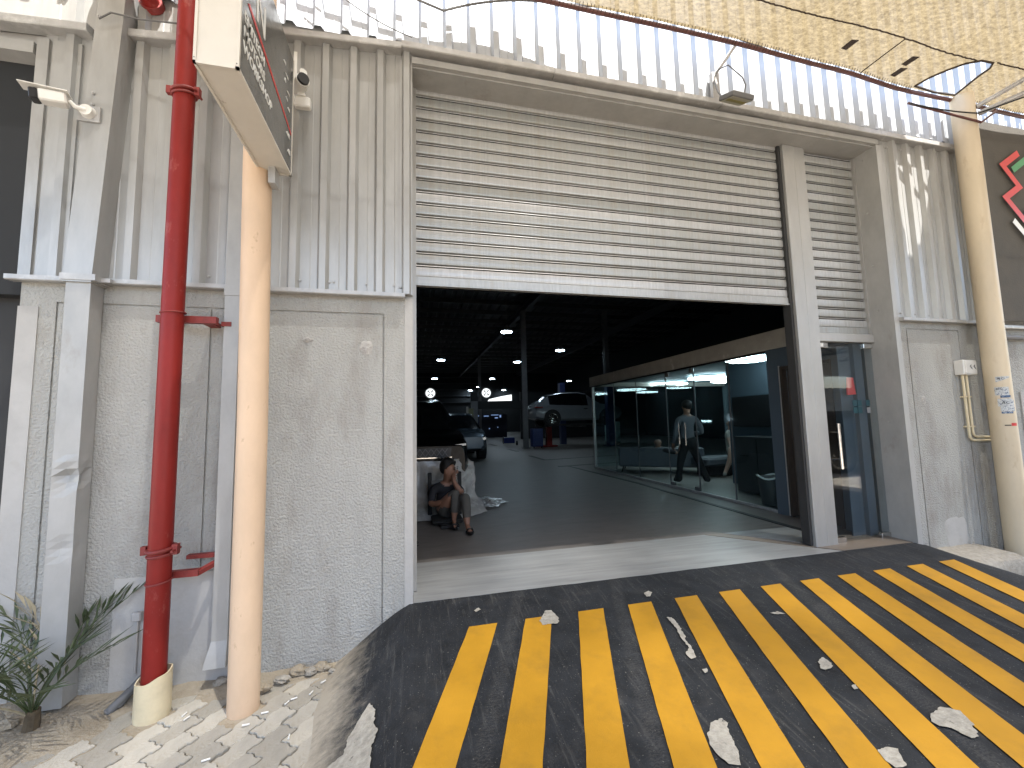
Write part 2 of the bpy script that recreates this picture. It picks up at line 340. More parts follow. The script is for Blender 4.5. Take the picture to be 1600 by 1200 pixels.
for ci, poly in enumerate(CH):
    pts = []
    for i, p in enumerate(poly):
        q = poly[(i+1) % len(poly)]; d = math.hypot(q[0]-p[0], q[1]-p[1]); k = max(2, int(d/.012))
        for t in range(k):
            f = t/k; x = p[0]+(q[0]-p[0])*f; y = p[1]+(q[1]-p[1])*f; a = .010 if d > .03 else .004
            pts.append((x+a*noise.noise(Vector((x*60, y*60, ci))), y+a*noise.noise(Vector((x*60, y*60, ci+50)))))
    inn = [(x, y) for x in lin(-.5, 2.7, 128) for y in lin(-1.9, 0, 76)]
    def inside(x, y):
        c = False; j = len(pts)-1
        for i in range(len(pts)):
            if (pts[i][1] > y) != (pts[j][1] > y) and x < (pts[j][0]-pts[i][0])*(y-pts[i][1])/(pts[j][1]-pts[i][1])+pts[i][0]: c = not c
            j = i
        return c
    inn = [p for p in inn if inside(*p)] if ci in (3, 5, 11) else []
    r = delaunay_2d_cdt([Vector(p) for p in pts+inn], [], [list(range(len(pts)))], 1, 1e-5)
    MB().add([(v.x, v.y, ramp_z(v.x, v.y)+.0088) for v in r[0]], [tuple(f) for f in r[2]]).build('paint_chip', m_chip, ramp)

# paving: sand bed and individual wavy interlocking pavers
pav = struct(link('paving', grid_mesh('paving', lin(-5, -.40, 70), lin(-4, .02, 62), lambda x, y: G-.013+.008*noise.noise(Vector((x*2.3, y*2.3, 4)))+.006*noise.noise(Vector((x*9, y*9, 4)))+.06*sstep(-.22, .0, y)*(.6+.5*noise.noise(Vector((x*4, 0, 3))))+.03*sstep(-1.3, -2.1, x)*sstep(-1, -.3, y), m_sand)))
def paver_mesh():
    A, B, a = .113, .208, .010
    def wob(t): return a*(1 if .2 < t < .45 else -1 if .55 < t < .8 else 0)
    T = [0, .18, .24, .42, .58, .76, .82, 1]
    o = []
    for t in T[:-1]: o.append((A*(t-.5), -B/2+wob(t)*.6))
    for t in T[:-1]: o.append((A/2+wob(t), B*(t-.5)))
    for t in T[:-1]: o.append((A*(.5-t), B/2+wob(1-t)*.6))
    for t in T[:-1]: o.append((-A/2+wob(1-t), B*(.5-t)))
    n = len(o); vs = [(x*.985, y*.985, -.05) for x, y in o]+[(x*.985, y*.985, -.004) for x, y in o]+[(x*.95, y*.97, .0) for x, y in o]
    fs = [tuple(range(2*n, 3*n))]
    for r in range(2):
        for i in range(n): fs.append((r*n+i, r*n+(i+1) % n, r*n+n+(i+1) % n, r*n+n+i))
    return MB().add(vs, fs).mesh('paver', m_pave)
_n = m_pave.node_tree.nodes; _L = m_pave.node_tree.links; _b = _n['Principled BSDF']; _src = _b.inputs['Base Color'].links[0].from_socket
_oi = _n.new('ShaderNodeObjectInfo'); _mr = _n.new('ShaderNodeMapRange'); _mr.inputs[3].default_value = .72; _mr.inputs[4].default_value = 1.12; _L.new(_oi.outputs['Random'], _mr.inputs[0])
_hs = _n.new('ShaderNodeHueSaturation'); _L.new(_mr.outputs[0], _hs.inputs['Value']); _L.new(_src, _hs.inputs['Color']); _L.new(_hs.outputs[0], _b.inputs['Base Color'])
pm = paver_mesh()
ca, sa = math.cos(R(-33)), math.sin(R(-33)); cnt = 0
cells = []
for i in range(-40, 40):
    for j in range(-24, 24):
        u = i*.1155; v = j*.211+(.1055 if i % 2 else 0)
        x = -1.3+u*ca-v*sa; y = -.9+u*sa+v*ca
        if -2.75 < x < -.47+.02 and -2.0 < y < -.10:
            if x < -1.75 and y > -.42: continue
            if (x+1.47)**2+(y+.24)**2 < .02 or (x+.97)**2+(y+.32)**2 < .018: continue
            cells.append((x, y))
cells.sort(key=lambda p: (p[0]+.6)**2+(p[1]+.6)**2)
for x, y in cells[:290]:
    z = G+.003+.007*noise.noise(Vector((x*3, y*3, 9)))+random.uniform(-.005, .004)
    link('paver', pm, pav, False, (x, y, z), (random.uniform(-.025, .025), random.uniform(-.025, .025), R(-33)+random.uniform(-.02, .02)))
# broken concrete and soil along the wall foot, litter
for k in range(9):
    x = [-.60, -.66, -.74, -.82, -.56, -.52, -.9, -1.2, -2.2][k]; y = [-.05, -.09, -.06, -.13, -.07, -.12, -.2, -.05, -.18][k]; s = [.05, .04, .055, .045, .03, .025, .04, .04, .06][k]
    sd_ = k*3.3
    o = MB().blob((0, 0, 0), (s, s*.8, s*.55), 9, 6, lambda d: 1+.45*noise.noise(d*1.6+Vector((sd_, 0, 0)))).build('rubble_lump', m_conc if k % 2 else m_sand)
    o.location = (x, y, G+.03)
    tag(o, ['pale rubble lump at the wall foot, third from the ramp edge', 'broken concrete lump at the wall foot, fourth from the ramp edge', 'brownish lump at the wall foot midway between peach pole and ramp', 'grey concrete lump at the wall foot, nearer the peach pole', 'small lump at the wall foot, second from the ramp edge', 'smallest lump at the wall foot, touching the ramp edge', 'brown lump right beside the base of the peach pole', 'lump of rubble at the wall foot behind the red pipe', 'pale stone beside the young palm'][k], 'rubble', 'rubble along the wall foot')
mcig = MB().tube([(-.018, 0, 0), (.018, 0, 0)], .0045, 6).mesh('cigarette_butt', m_wtxt)
for k, (x, y, a) in enumerate([(-.70, -.33, .5), (-.73, -.36, 1.2), (-.83, -.42, .3), (-.61, -.30, 1.3), (-.64, -.66, 1.7), (-1.28, -.31, 1.4), (-1.25, -.35, 1.2), (-.9, -.5, .2), (-.56, -.2, .9), (-1.0, -.72, .4)]):
    tag(link('cigarette_butt', mcig, None, False, (x, y, G+.012), (0, .1, a)), ['cigarette butt right of the peach pole, upper one of a close pair', 'cigarette butt right of the peach pole, lower one of a close pair', 'cigarette butt in front of the peach pole base', 'cigarette butt near the dusty toe of the ramp', 'cigarette butt alone on the pavers left of the big paint chip', 'cigarette butt right of the cream sleeve, upper one of a pair', 'cigarette butt right of the cream sleeve, lower one of a pair', 'cigarette butt on the pavers below the peach pole', 'cigarette butt by the rubble at the ramp edge', 'cigarette butt nearest the bottom of the picture'][k], 'litter', 'cigarette butts on the paving')
# kerb block on the right
mb = MB(); xs = lin(4.98, 5.74, 14); pr = [(0, G), (0, -.085), (-.30, -.10), (-.37, -.125), (-.395, -.17), (-.40, G)]
vs = [(x, p[0]*(1+.03*noise.noise(Vector((x*8, i, 0)))), p[1]+.010*noise.noise(Vector((x*9, i*3, 1)))) for x in xs for i, p in enumerate(pr)]
mb.add(vs, [(a*6+b, a*6+b+1, a*6+b+7, a*6+b+6) for a in range(14) for b in range(5)]+[tuple(range(6)), tuple(range(84, 90))])
tag(mb.build('kerb_block', m_conc, None, True), 'rough concrete kerb block at the foot of the right wall', 'kerb')

# ================================================================== WORKSHOP BUILDING
B = thing('workshop_building', (0, 0, 0), 'grey car workshop with corrugated cladding and a big half-open roller shutter', 'building')
# plaster walls with recessed joints
def plaster(x0, x1, zt, grooves, name, depth=.22):
    """front face cut into cells by recessed grooves"""
    mb = MB(); g = .012; d = .012
    xs = sorted(set([x0, x1]+[e for gx, za, zb in grooves if za != 'h' for e in (gx-g/2, gx+g/2)]))
    hz = [zz for zz, a, b in [(q[0], 0, 0) for q in grooves if q[1] == 'h']]
    zs = sorted(set([-.6, zt]+[e for h in hz for e in (h-g/2, h+g/2)]))
    def rec(x, z):
        for gx, za, zb in grooves:
            if za == 'h':
                if abs(z-gx) < g/2 and zb[0] < x < zb[1]: return True
            elif abs(x-gx) < g/2 and za < z < zb: return True
        return False
    NX = {}
    cells = [[rec((xs[i]+xs[i+1])/2, (zs[j]+zs[j+1])/2) for j in range(len(zs)-1)] for i in range(len(xs)-1)]
    for i in range(len(xs)-1):
        for j in range(len(zs)-1):
            y = d if cells[i][j] else 0
            mb.add([(xs[i], y, zs[j]), (xs[i+1], y, zs[j]), (xs[i+1], y, zs[j+1]), (xs[i], y, zs[j+1])], [(0, 1, 2, 3)])
            if i+1 < len(xs)-1 and cells[i][j] != cells[i+1][j]: mb.add([(xs[i+1], 0, zs[j]), (xs[i+1], d, zs[j]), (xs[i+1], d, zs[j+1]), (xs[i+1], 0, zs[j+1])], [(0, 1, 2, 3)])
            if j+1 < len(zs)-1 and cells[i][j] != cells[i][j+1]: mb.add([(xs[i], 0, zs[j+1]), (xs[i+1], 0, zs[j+1]), (xs[i+1], d, zs[j+1]), (xs[i], d, zs[j+1])], [(0, 1, 2, 3)])
    mb.add([(x0, 0, -.6), (x0, depth, -.6), (x0, depth, zt), (x0, 0, zt), (x1, 0, -.6), (x1, depth, -.6), (x1, depth, zt), (x1, 0, zt)], [(0, 1, 2, 3), (4, 5, 6, 7), (1, 5, 6, 2), (3, 2, 6, 7)])
    return part(B, name, mb, m_pl)
plaster(-2.43, -.004, 2.262, [(-.215, -.6, 2.135), (-2.235, -.6, 2.135), (-1.36, -.6, 2.135), (2.13, 'h', (-2.241, -.209))], 'plaster_wall')
plaster(4.93, 6.20, 2.262, [(5.10, -.6, 2.185), (5.86, -.6, 2.185), (2.18, 'h', (5.09, 5.87))], 'plaster_wall')
# smooth rendered margins, patches and scars on the left wall
part(B, 'render_margin', MB().box(-2.436, -2.33, -.006, .1, -.5, 2.10), m_pls)
part(B, 'render_margin', MB().box(-.060, .002, -.005, .2, -.10, 2.262), m_pls)
def scar(cx, cz, rx, rz, seed, mm, h=.012, y0=0.):
    mb = MB(); n = 26; K = 5; vs = [(cx, y0-h, cz)]; fs = []
    for k in range(1, K+1):
        for i in range(n):
            a = 2*PI*i/n; q = (1+.35*noise.noise(Vector((math.cos(a)*1.5, math.sin(a)*1.5, seed))))*k/K
            vs.append((cx+rx*q*math.cos(a), y0-(h*(1-(k/K)**2)*(1+.9*noise.noise(Vector((math.cos(a)*k*.9, math.sin(a)*k*.9, seed+5)))) if k < K else -.003), cz+rz*q*math.sin(a)))
    for i in range(n): fs.append((0, 1+i, 1+(i+1) % n))
    for k in range(K-1):
        for i in range(n): fs.append((1+k*n+i, 1+k*n+(i+1) % n, 1+k*n+n+(i+1) % n, 1+k*n+n+i))
    mb.add(vs, fs); return part(B, 'plaster_patch', mb, mm, True)
scar(-.335, 1.87, .055, .06, 1, m_scar, .014); scar(-.74, 1.92, .04, .02, 2, m_scar, .014); scar(-.80, 1.55, .13, .10, 3, m_pl, .003)
scar(-.86, 1.22, .12, .13, 4, m_pl, .003); scar(-1.62, 1.66, .10, .12, 5, m_pl, .003)
part(B, 'render_patch', MB().box(-1.83, -1.12, -.007, .05, -.5, .36), m_pls)
scar(5.24, 1.42, .03, .05, 6, m_scar, .008); scar(5.5, .05, .18, .22, 7, m_pls, .004)

# corrugated cladding: 1 m sheets with five trapezoid ribs
def sheet_mesh(z0, z1, mm, n=5, cut=0):
    pr = []
    for k in range(n):
        x = k*.2
        pr += [(x, 0), (x+.062, 0), (x+.064, -.003), (x+.070, 0), (x+.114, 0), (x+.133, -.038), (x+.177, -.038), (x+.196, 0)]
    pr.append((n*.2, 0)); pr = [(a, b) for a, b in pr]
    mb = MB(); vs = []; J = 8
    for j in range(J+1):
        z = z0+(z1-z0)*j/J
        for a, b in pr: vs.append((a, b+.003*noise.noise(Vector((a*2.5, z*1.7, z0))), z))
    N = len(pr); fs = [(j*N+i, j*N+i+1, j*N+N+i+1, j*N+N+i) for j in range(J) for i in range(N-1)]
    mb.add(vs, fs); return mb.mesh('cladding_sheet', mm)
def clad(x0, x1, z0, z1, mm, y=0., rt=B):
    x = x0
    cache = {}
    while x1-x > .15:
        n = min(5, int(round((x1-x)/.2)))
        if n not in cache: cache[n] = sheet_mesh(z0, z1, mm, n)
        link('cladding_sheet', cache[n], rt, False, (x, y-.002*((int(x*10)) % 2), 0)); x += n*.2
CY = -.012
clad(-2.43+.03, -.06, 2.285, 4.30, m_clad, CY)
clad(4.98, 6.18, 2.285, 4.32, m_clad, CY)
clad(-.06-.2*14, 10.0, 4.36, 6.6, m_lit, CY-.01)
part(B, 'wall_backing', MB().box(-2.43, 0, .01, .2, 2.262, 6.6).box(0, 4.93, .02, .2, 4.26, 6.6).box(4.93, 10.2, .02, .2, 2.262, 6.6), m_trim)
# corner trims of the cladding
part(B, 'corner_trim', MB().box(-.10, .0, -.022, .21, 2.285, 4.23), m_clad)
part(B, 'corner_trim', MB().box(-2.435, -2.37, -.03, .2, 2.285, 3.93), m_clad)
part(B, 'corner_trim', MB().box(-2.352, -2.19, -.026, .01, 2.285, 3.93), m_clad)
# self-drilling screws along the sheet foot
scr = MB().tube([(0, 0, 0), (0, -.006, 0)], .010, 8).tube([(0, -.006, 0), (0, -.013, 0)], .0055, 6).mesh('screw', m_flash)
for x in [-.86, -.80, -.60, -.57, -.34, -.14, -.09, -1.55, -1.38, 5.02, 5.22, 5.42, 5.62]:
    link('screw', scr, B, False, (x, CY-.004, 2.345+.015*math.sin(x*30)))
for x in (5.07, 5.27): link('screw', scr, B, False, (x, CY-.004, 4.20))
# lower flashing ledge
fl = [(0.0, 2.300), (-.050, 2.290), (-.072, 2.286), (-.072, 2.258), (-.066, 2.252), (0.0, 2.256)]
part(B, 'ledge_flashing', MB().sweep(fl, -2.47, -1.28).add([(-2.47, a, b) for a, b in fl], [(0, 1, 2, 3, 4, 5)]), m_flash)
part(B, 'ledge_flashing', MB().sweep([(a-.003, b-.002) for a, b in fl], -1.34, -.055).add([(-.055, a-.003, b-.002) for a, b in fl], [(0, 1, 2, 3, 4, 5)]), m_flash)
part(B, 'ledge_flashing', MB().sweep(fl, 4.97, 6.17).add([(4.97, a, b) for a, b in fl], [(0, 1, 2, 3, 4, 5)]).add([(6.17, a, b) for a, b in fl], [(0, 1, 2, 3, 4, 5)]), m_flash)
# upper flashing, bent lengths
def fseg(p, q):
    mb = MB(); pr = [(0, .045), (-.075, .030), (-.095, .022), (-.095, -.022), (-.088, -.028), (0, -.024)]
    vs = [(e[0], a, e[1]+b) for e in (p, q) for a, b in pr]
    mb.add(vs, [(i, i+1, 7+i, 6+i) for i in range(5)]+[(0, 1, 2, 3, 4, 5), (6, 7, 8, 9, 10, 11)]); return part(B, 'eaves_flashing', mb, m_flash)
fp = [(-3.6, 3.93), (-2.13, 4.01)]; fseg(*fp); fseg((-1.93, 4.02), (-1.45, 4.06)); fseg((-1.449, 4.10), (-.95, 4.22)); fseg((-.949, 4.24), (-.085, 4.30))
fseg((-.084, 4.315), (1.2, 4.322)); fseg((1.203, 4.318), (2.9, 4.315)); fseg((2.903, 4.312), (4.9, 4.300)); fseg((4.903, 4.302), (6.30, 4.29))
# left top closure above the neighbour's flashing: cladding behind it
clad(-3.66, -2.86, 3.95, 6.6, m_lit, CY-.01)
part(B, 'wall_backing', MB().box(-3.7, -2.435, .02, .19, 3.9, 6.6), m_trim)
part(B, 'cladding_strip', MB().box(-3.6, -2.13, -.006, .004, 3.98, 4.37), m_clad)
# door head: boxed soffit and lip
part(B, 'head_soffit', MB().box(0.0, 4.93, .003, .26, 4.20, 4.255).box(-.005, 4.94, -.035, .003, 4.212, 4.266), m_trim)
part(B, 'jamb_lining', MB().box(4.905, 4.972, -.028, .30, -.09, 4.21), m_trim)
part(B, 'jamb_lining', MB().box(-.030, .004, .16, .32, -.05, 4.2), m_trim)
for z in (4.12, 3.5, 2.9, 2.4, 1.2): link('screw', scr, B, False, (4.904, .12, z), (0, 0, R(-90)))

# roller shutters, slat by slat
sp = [(0, 0), (-.006, .004), (-.0085, .018), (-.0095, .042), (-.0085, .064), (-.006, .078), (.020, .0806), (.020, .0866), (-.005, .088), (-.0065, .0915), (-.005, .095), (.020, .0972), (.020, .1034), (0, .109)]
def rand_tint(m, lo, hi, slo=.8, shi=1.2):
    n = m.node_tree.nodes; L = m.node_tree.links; b = n['Principled BSDF']; src = b.inputs['Base Color'].links[0].from_socket
    oi = n.new('ShaderNodeObjectInfo'); mr = n.new('ShaderNodeMapRange'); mr.inputs[3].default_value = lo; mr.inputs[4].default_value = hi; L.new(oi.outputs['Random'], mr.inputs[0])
    m2 = n.new('ShaderNodeMapRange'); m2.inputs[3].default_value = shi; m2.inputs[4].default_value = slo; L.new(oi.outputs['Random'], m2.inputs[0])
    hs = n.new('ShaderNodeHueSaturation'); L.new(mr.outputs[0], hs.inputs['Value']); L.new(m2.outputs[0], hs.inputs['Saturation']); L.new(src, hs.inputs['Color']); L.new(hs.outputs[0], b.inputs['Base Color'])
rand_tint(m_shut, .84, 1.14, .3, 2.0)
def shutter(x0, x1, zb, zt, y):
    rt = MB().box(x0, x1, y-.016, y+.012, zb-.072, zb-.004, .004).build('roller_shutter', m_shut, B)
    rt['label'] = 'half-lowered ribbed steel roller shutter' if x1-x0 > 2 else 'narrow roller shutter above the glass door'
    link_m = []
    me = MB().sweep(sp, x0, x1); 
    mesh = me.mesh('slat', m_shut); mesh.materials.append(m_shutd)
    for p in mesh.polygons:
        zc = p.center.z
        if .0785 < zc < .0878 or .0958 < zc < .1045: p.material_index = 1
    z = zb
    while z < zt:
        link('slat', mesh, rt, True, (0, y+random.uniform(-.0012, .0012), z)); z += .109
    MB().box(x0, x1, y-.028, y+.02, zb-.086, zb-.0725).build('bottom_bar', m_shut, rt, False, True)
    return rt
shutter(.006, 3.862, 2.53, 4.19, .235)
shutter(4.172, 4.885, 2.235, 4.19, .235)
part(B, 'shutter_guide', MB().box(.004, .030, .205, .27, 0, 4.2), m_alu)
part(B, 'shutter_guide', MB().box(3.835, 3.868, .20, .29, 0, 4.2), m_dark)
part(B, 'shutter_guide', MB().box(4.885, 4.905, .20, .27, 2.15, 4.2), m_alu)
part(B, 'shutter_guide', MB().box(4.148, 4.178, .19, .25, 2.15, 4.2), m_alu)
part(B, 'door_mullion', MB().box(3.868, 4.010, .165, .30, -.01, 4.2, .004), m_alu)
part(B, 'door_mullion', MB().box(4.014, 4.148, .170, .30, -.01, 4.2, .004), m_alu)
part(B, 'door_transom', MB().box(4.149, 4.904, .18, .28, 2.062, 2.148, .004), m_alu)
# glass door with patch fittings and pull handle
gd = MB().box(4.155, 4.897, .219, .231, .02, 2.055).build('glass_door', g_door, B); gd['label'] = 'frameless glass door beside the roller shutter'
for nm, x0, x1, z0, z1 in (('patch_fitting', 4.152, 4.285, 1.995, 2.056), ('patch_fitting', 4.775, 4.9, 2.0, 2.056), ('patch_fitting', 4.772, 4.9, -.03, .045), ('patch_fitting', 4.150, 4.30, -.045, .045)):
    MB().box(x0, x1, .203, .247, z0, z1, .004).build(nm, m_steel, gd, False, True)
hd = MB().tube([(4.235, .13, .74), (4.235, .13, 1.20)], .0145, 14)
for z in (.84, 1.11): hd.tube([(4.235, .13, z), (4.235, .219, z)], .008, 8)
hd.build('pull_handle', m_steel, gd, True, True)
MB().box(4.165, 4.22, .2005, .2025, 2.008, 2.045).build('sticker', m_wtxt, gd, False, True)
part(B, 'door_sill', MB().box(4.15, 4.905, .14, .30, -.055, -.012), m_trim)
part(B, 'wall_foot', MB().box(-.03, 4.95, .02, .3, -.3, -.06), m_conc)

# ---------------------------------------------------------------- workshop interior shell
IX0, IX1, IY1, IZ = -7., 18., 46., 7.3
floor = struct(MB().add([(IX0, .0, -.012), (IX1, .0, -.012), (IX1, IY1, -.012), (IX0, IY1, -.012)], [(0, 1, 2, 3)]).build('workshop_floor', m_floor))
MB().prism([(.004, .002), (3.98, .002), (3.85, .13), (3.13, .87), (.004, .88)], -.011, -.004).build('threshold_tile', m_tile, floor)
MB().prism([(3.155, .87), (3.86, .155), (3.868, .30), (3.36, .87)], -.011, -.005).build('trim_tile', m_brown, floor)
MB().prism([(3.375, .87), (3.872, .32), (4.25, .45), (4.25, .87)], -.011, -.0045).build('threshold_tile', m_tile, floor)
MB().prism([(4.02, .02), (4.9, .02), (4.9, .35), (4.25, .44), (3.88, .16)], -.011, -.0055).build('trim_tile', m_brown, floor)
for nm, p in (('floor_line', [(4.26, .46), (4.34, .46), (4.47, 4.5), (4.33, 8.0), (4.26, 8.0), (4.39, 4.5)]),
              ('floor_line', [(4.2, 10.0), (4.32, 10.0), (4.34, 11.9), (4.22, 11.9)]), ('floor_line', [(4.33, 9.98), (7.5, 10.6), (7.5, 10.75), (4.33, 10.12)]),
              ('floor_line', [(4.3, 14.2), (4.45, 14.2), (4.45, 16), (4.3, 16)]), ('floor_line', [(4.0, 7.95), (6.8, 8.4), (6.8, 8.5), (4.0, 8.06)]), ('floor_line', [(4.3, 19), (4.45, 19), (4.45, 21), (4.3, 21)])):
    MB().prism(p, -.011, -.006).build(nm, m_line, floor)
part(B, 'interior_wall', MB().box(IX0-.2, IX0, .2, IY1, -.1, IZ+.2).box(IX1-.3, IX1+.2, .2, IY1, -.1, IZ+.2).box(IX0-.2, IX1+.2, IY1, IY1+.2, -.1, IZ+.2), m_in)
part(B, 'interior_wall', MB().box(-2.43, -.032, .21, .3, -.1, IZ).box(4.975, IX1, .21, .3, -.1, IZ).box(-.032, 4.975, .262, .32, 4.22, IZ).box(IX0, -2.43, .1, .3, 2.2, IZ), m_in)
# roof deck: corrugated sheet, girder, purlins
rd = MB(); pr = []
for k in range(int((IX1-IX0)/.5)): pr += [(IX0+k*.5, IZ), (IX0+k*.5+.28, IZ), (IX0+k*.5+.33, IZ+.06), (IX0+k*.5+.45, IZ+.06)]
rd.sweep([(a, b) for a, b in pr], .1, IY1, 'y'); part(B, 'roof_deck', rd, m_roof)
for k in range(24): part(B, 'roof_purlin', MB().box(IX0, IX1, 1.2+k*1.9, 1.28+k*1.9, IZ-.24, IZ-.02), m_purl)
for x in (-1.6, 5.42, 12.4): part(B, 'roof_girder', MB().box(x-.1, x+.1, .35, IY1, IZ-.62, IZ-.58).box(x-.012, x+.012, .35, IY1, IZ-.58, IZ-.28).box(x-.1, x+.1, .35, IY1, IZ-.28, IZ-.24), m_purl)
for x, y in ((5.26, 16.), (9.3, 15.4), (5.3, 30.), (-1.6, 24.)): part(B, 'steel_column', MB().box(x-.11, x+.11, y-.1, y-.08, -.01, IZ-.62).box(x-.012, x+.012, y-.08, y+.08, -.01, IZ-.62).box(x-.11, x+.11, y+.08, y+.1, -.01, IZ-.62).box(x-.17, x+.17, y-.17, y+.17, -.01, .02), m_col)
# far partition with doorway, rails of the far wall, daylit gaps
part(B, 'partition_wall', MB().box(4.0, 4.45, 25.8, 26., 0, 3.4).box(-7, 2.0, 27.9, 28.1, 0, 3.).box(7.6, 18, 25.8, 26, 0, 3.4).box(4.45, 7.6, 25.8, 26, 2.2, 2.75), m_in); part(B, 'partition_post', MB().box(3.98, 4.46, 25.7, 25.79, 0, 2.75), m_col)
for k in range(5): part(B, 'wall_rail', MB().box(IX0, 8, IY1-.2, IY1-.05, 3.6+k*.75, 3.72+k*.75), m_roof)
part(B, 'daylit_gap', MB().prism([(5.3, 2.78), (7.1, 2.80), (7.1, 3.25), (6.3, 3.12), (5.4, 2.92)], 26.4, 26.42, 'y'), m_day)
part(B, 'daylit_gap', MB().prism([(2.55, 1.7), (3.3, 1.7), (3.3, .75)], 22.0, 22.02, 'y'), m_day)
part(B, 'far_bay_wall', MB().box(4.6, 7.5, 30.0, 30.05, .0, 1.9), mat('far_bay', (.008, .012, .03), .6))
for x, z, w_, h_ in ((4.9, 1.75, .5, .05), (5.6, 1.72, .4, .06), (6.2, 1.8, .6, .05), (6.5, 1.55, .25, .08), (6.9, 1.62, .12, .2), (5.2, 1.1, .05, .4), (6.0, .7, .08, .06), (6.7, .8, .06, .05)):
    part(B, 'far_glint_quad', MB().box(x, x+w_, 29.95, 29.98, z, z+h_), emit('far_glint', (.35, .55, 1.), .12))  # added glowing quads that paint blue-white glints into the dark far hall

# ================================================================== SHADE NET
def net_mat():
    m = bpy.data.materials.new('shade_net_cloth'); m.use_nodes = True; n = m.node_tree.nodes; L = m.node_tree.links
    n.remove(n['Principled BSDF']); o = n['Material Output']; tc = n.new('ShaderNodeTexCoord')
    nz = n.new('ShaderNodeTexNoise'); nz.inputs['Scale'].default_value = 22; nz.inputs['Detail'].default_value = 7; nz.inputs['Roughness'].default_value = .7
    mp = n.new('ShaderNodeMapping'); mp.inputs['Scale'].default_value = (1, 1.8, 1); L.new(tc.outputs['Object'], mp.inputs[0]); L.new(mp.outputs[0], nz.inputs[0])
    rp = n.new('ShaderNodeValToRGB'); L.new(nz.outputs[0], rp.inputs[0]); e = rp.color_ramp.elements
    e[0].position = .32; e[1].position = .68; e[0].color = (.066, .049, .025, 1); e[1].color = (.165, .130, .073, 1)
    tr = n.new('ShaderNodeBsdfTranslucent'); L.new(rp.outputs[0], tr.inputs[0])
    df = n.new('ShaderNodeBsdfDiffuse'); L.new(rp.outputs[0], df.inputs[0])
    m1 = n.new('ShaderNodeMixShader'); m1.inputs[0].default_value = .42; L.new(tr.outputs[0], m1.inputs[1]); L.new(df.outputs[0], m1.inputs[2])
    tp = n.new('ShaderNodeBsdfTransparent')
    n2 = n.new('ShaderNodeTexNoise'); n2.inputs['Scale'].default_value = .9; n2.inputs['Detail'].default_value = 3; L.new(tc.outputs['Object'], n2.inputs[0])
    r2 = n.new('ShaderNodeMapRange'); r2.inputs[1].default_value = .35; r2.inputs[2].default_value = .65; r2.inputs[3].default_value = .04; r2.inputs[4].default_value = .12; L.new(n2.outputs[0], r2.inputs[0])
    m2 = n.new('ShaderNodeMixShader'); L.new(r2.outputs[0], m2.inputs[0]); L.new(m1.outputs[0], m2.inputs[1]); L.new(tp.outputs[0], m2.inputs[2])
    L.new(m2.outputs[0], o.inputs[0]); return m
m_net = net_mat()
EDGE = [(-6, -.33), (-2.7, -.35), (-1.6, -.34), (-.95, -.31), (-.4, -.275), (.05, -.25), (.5, -.19), (1., -.19), (2., -.22), (3., -.235), (4., -.20), (5., -.175), (6.2, -.165), (8., -.16), (11, -.16)]
def edge_y(x):
    for a, b in zip(EDGE, EDGE[1:]):
        if a[0] <= x <= b[0]: return a[1]+(b[1]-a[1])*(x-a[0])/(b[0]-a[0])
    return EDGE[-1][1]
def net_z(x, y): return 4.86+.05*sstep(2.6, .4, x)-.04*sstep(4.2, 5.2, x)-.05*math.sin(min(1, (-y)/8.)*PI)*1.5+.018*noise.noise(Vector((x*1.1, y*1.1, 7)))
hole = [(5.28, -.21), (5.30, -.33), (5.36, -.44), (5.44, -.54), (5.56, -.60), (5.72, -.605), (5.78, -.55), (5.80, -.45), (5.86, -.30), (5.9, -.20), (5.6, -.185)]
outer = [(x, edge_y(x)+.01*noise.noise(Vector((x*6, 0, 0)))) for x in lin(-6, 11, 120)]+[(11, -6.8), (-6, -6.8)]
pts = [Vector(p) for p in outer+hole]; no = len(outer)
inner = [Vector((x+random.uniform(-.02, .02), y)) for x in lin(-5.9, 10.9, 60) for y in lin(-6.7, -.65, 22)]
def in_hole(x, y):
    c = False; j = len(hole)-1
    for i in range(len(hole)):
        if (hole[i][1] > y) != (hole[j][1] > y) and x < (hole[j][0]-hole[i][0])*(y-hole[i][1])/(hole[j][1]-hole[i][1])+hole[i][0]: c = not c
        j = i
    return c
r = delaunay_2d_cdt(pts+[p for p in inner if not in_hole(p.x, p.y)], [(no+i, no+(i+1) % len(hole)) for i in range(len(hole))], [list(range(no))], 1, 1e-5)
vs = [(v.x, v.y, net_z(v.x, v.y)) for v in r[0]]
fs = [f for f in r[2] if not in_hole(sum(vs[i][0] for i in f)/len(f), sum(vs[i][1] for i in f)/len(f))]
NET = thing('shade_net', (2.5, -4, 4.8), 'beige woven shade net stretched overhead in front of the building', 'shade net')
part(NET, 'net_cloth', MB().add(vs, fs), m_net, True)
m_seam = mat('net_seam', (.045, .03, .02), .9)
m_edge = mat('edge_pipe_paint', (.10, .035, .028), .5)
def zig(a, b, n, r, jit):
    return [(a[0]+(b[0]-a[0])*i/n, a[1]+(b[1]-a[1])*i/n+random.uniform(-jit, jit), net_z(a[0]+(b[0]-a[0])*i/n, a[1]+(b[1]-a[1])*i/n)-.012) for i in range(n+1)]
part(NET, 'net_seam', MB().tube(zig((-2, -.61), (5.5, -.60), 300, 0, .004), .0065, 5), m_seam)
part(NET, 'net_seam', MB().tube(zig((5.75, -.62), (10.5, -.66), 160, 0, .004), .0065, 5), m_seam)
part(NET, 'net_seam', MB().tube(zig((4.55, -.60), (4.55, -.19), 20, 0, .001), .006, 5), m_seam)
part(NET, 'net_seam', MB().tube([(x, y, net_z(x, y)-.004) for x, y in hole+hole[:1]], .011, 6), m_seam)
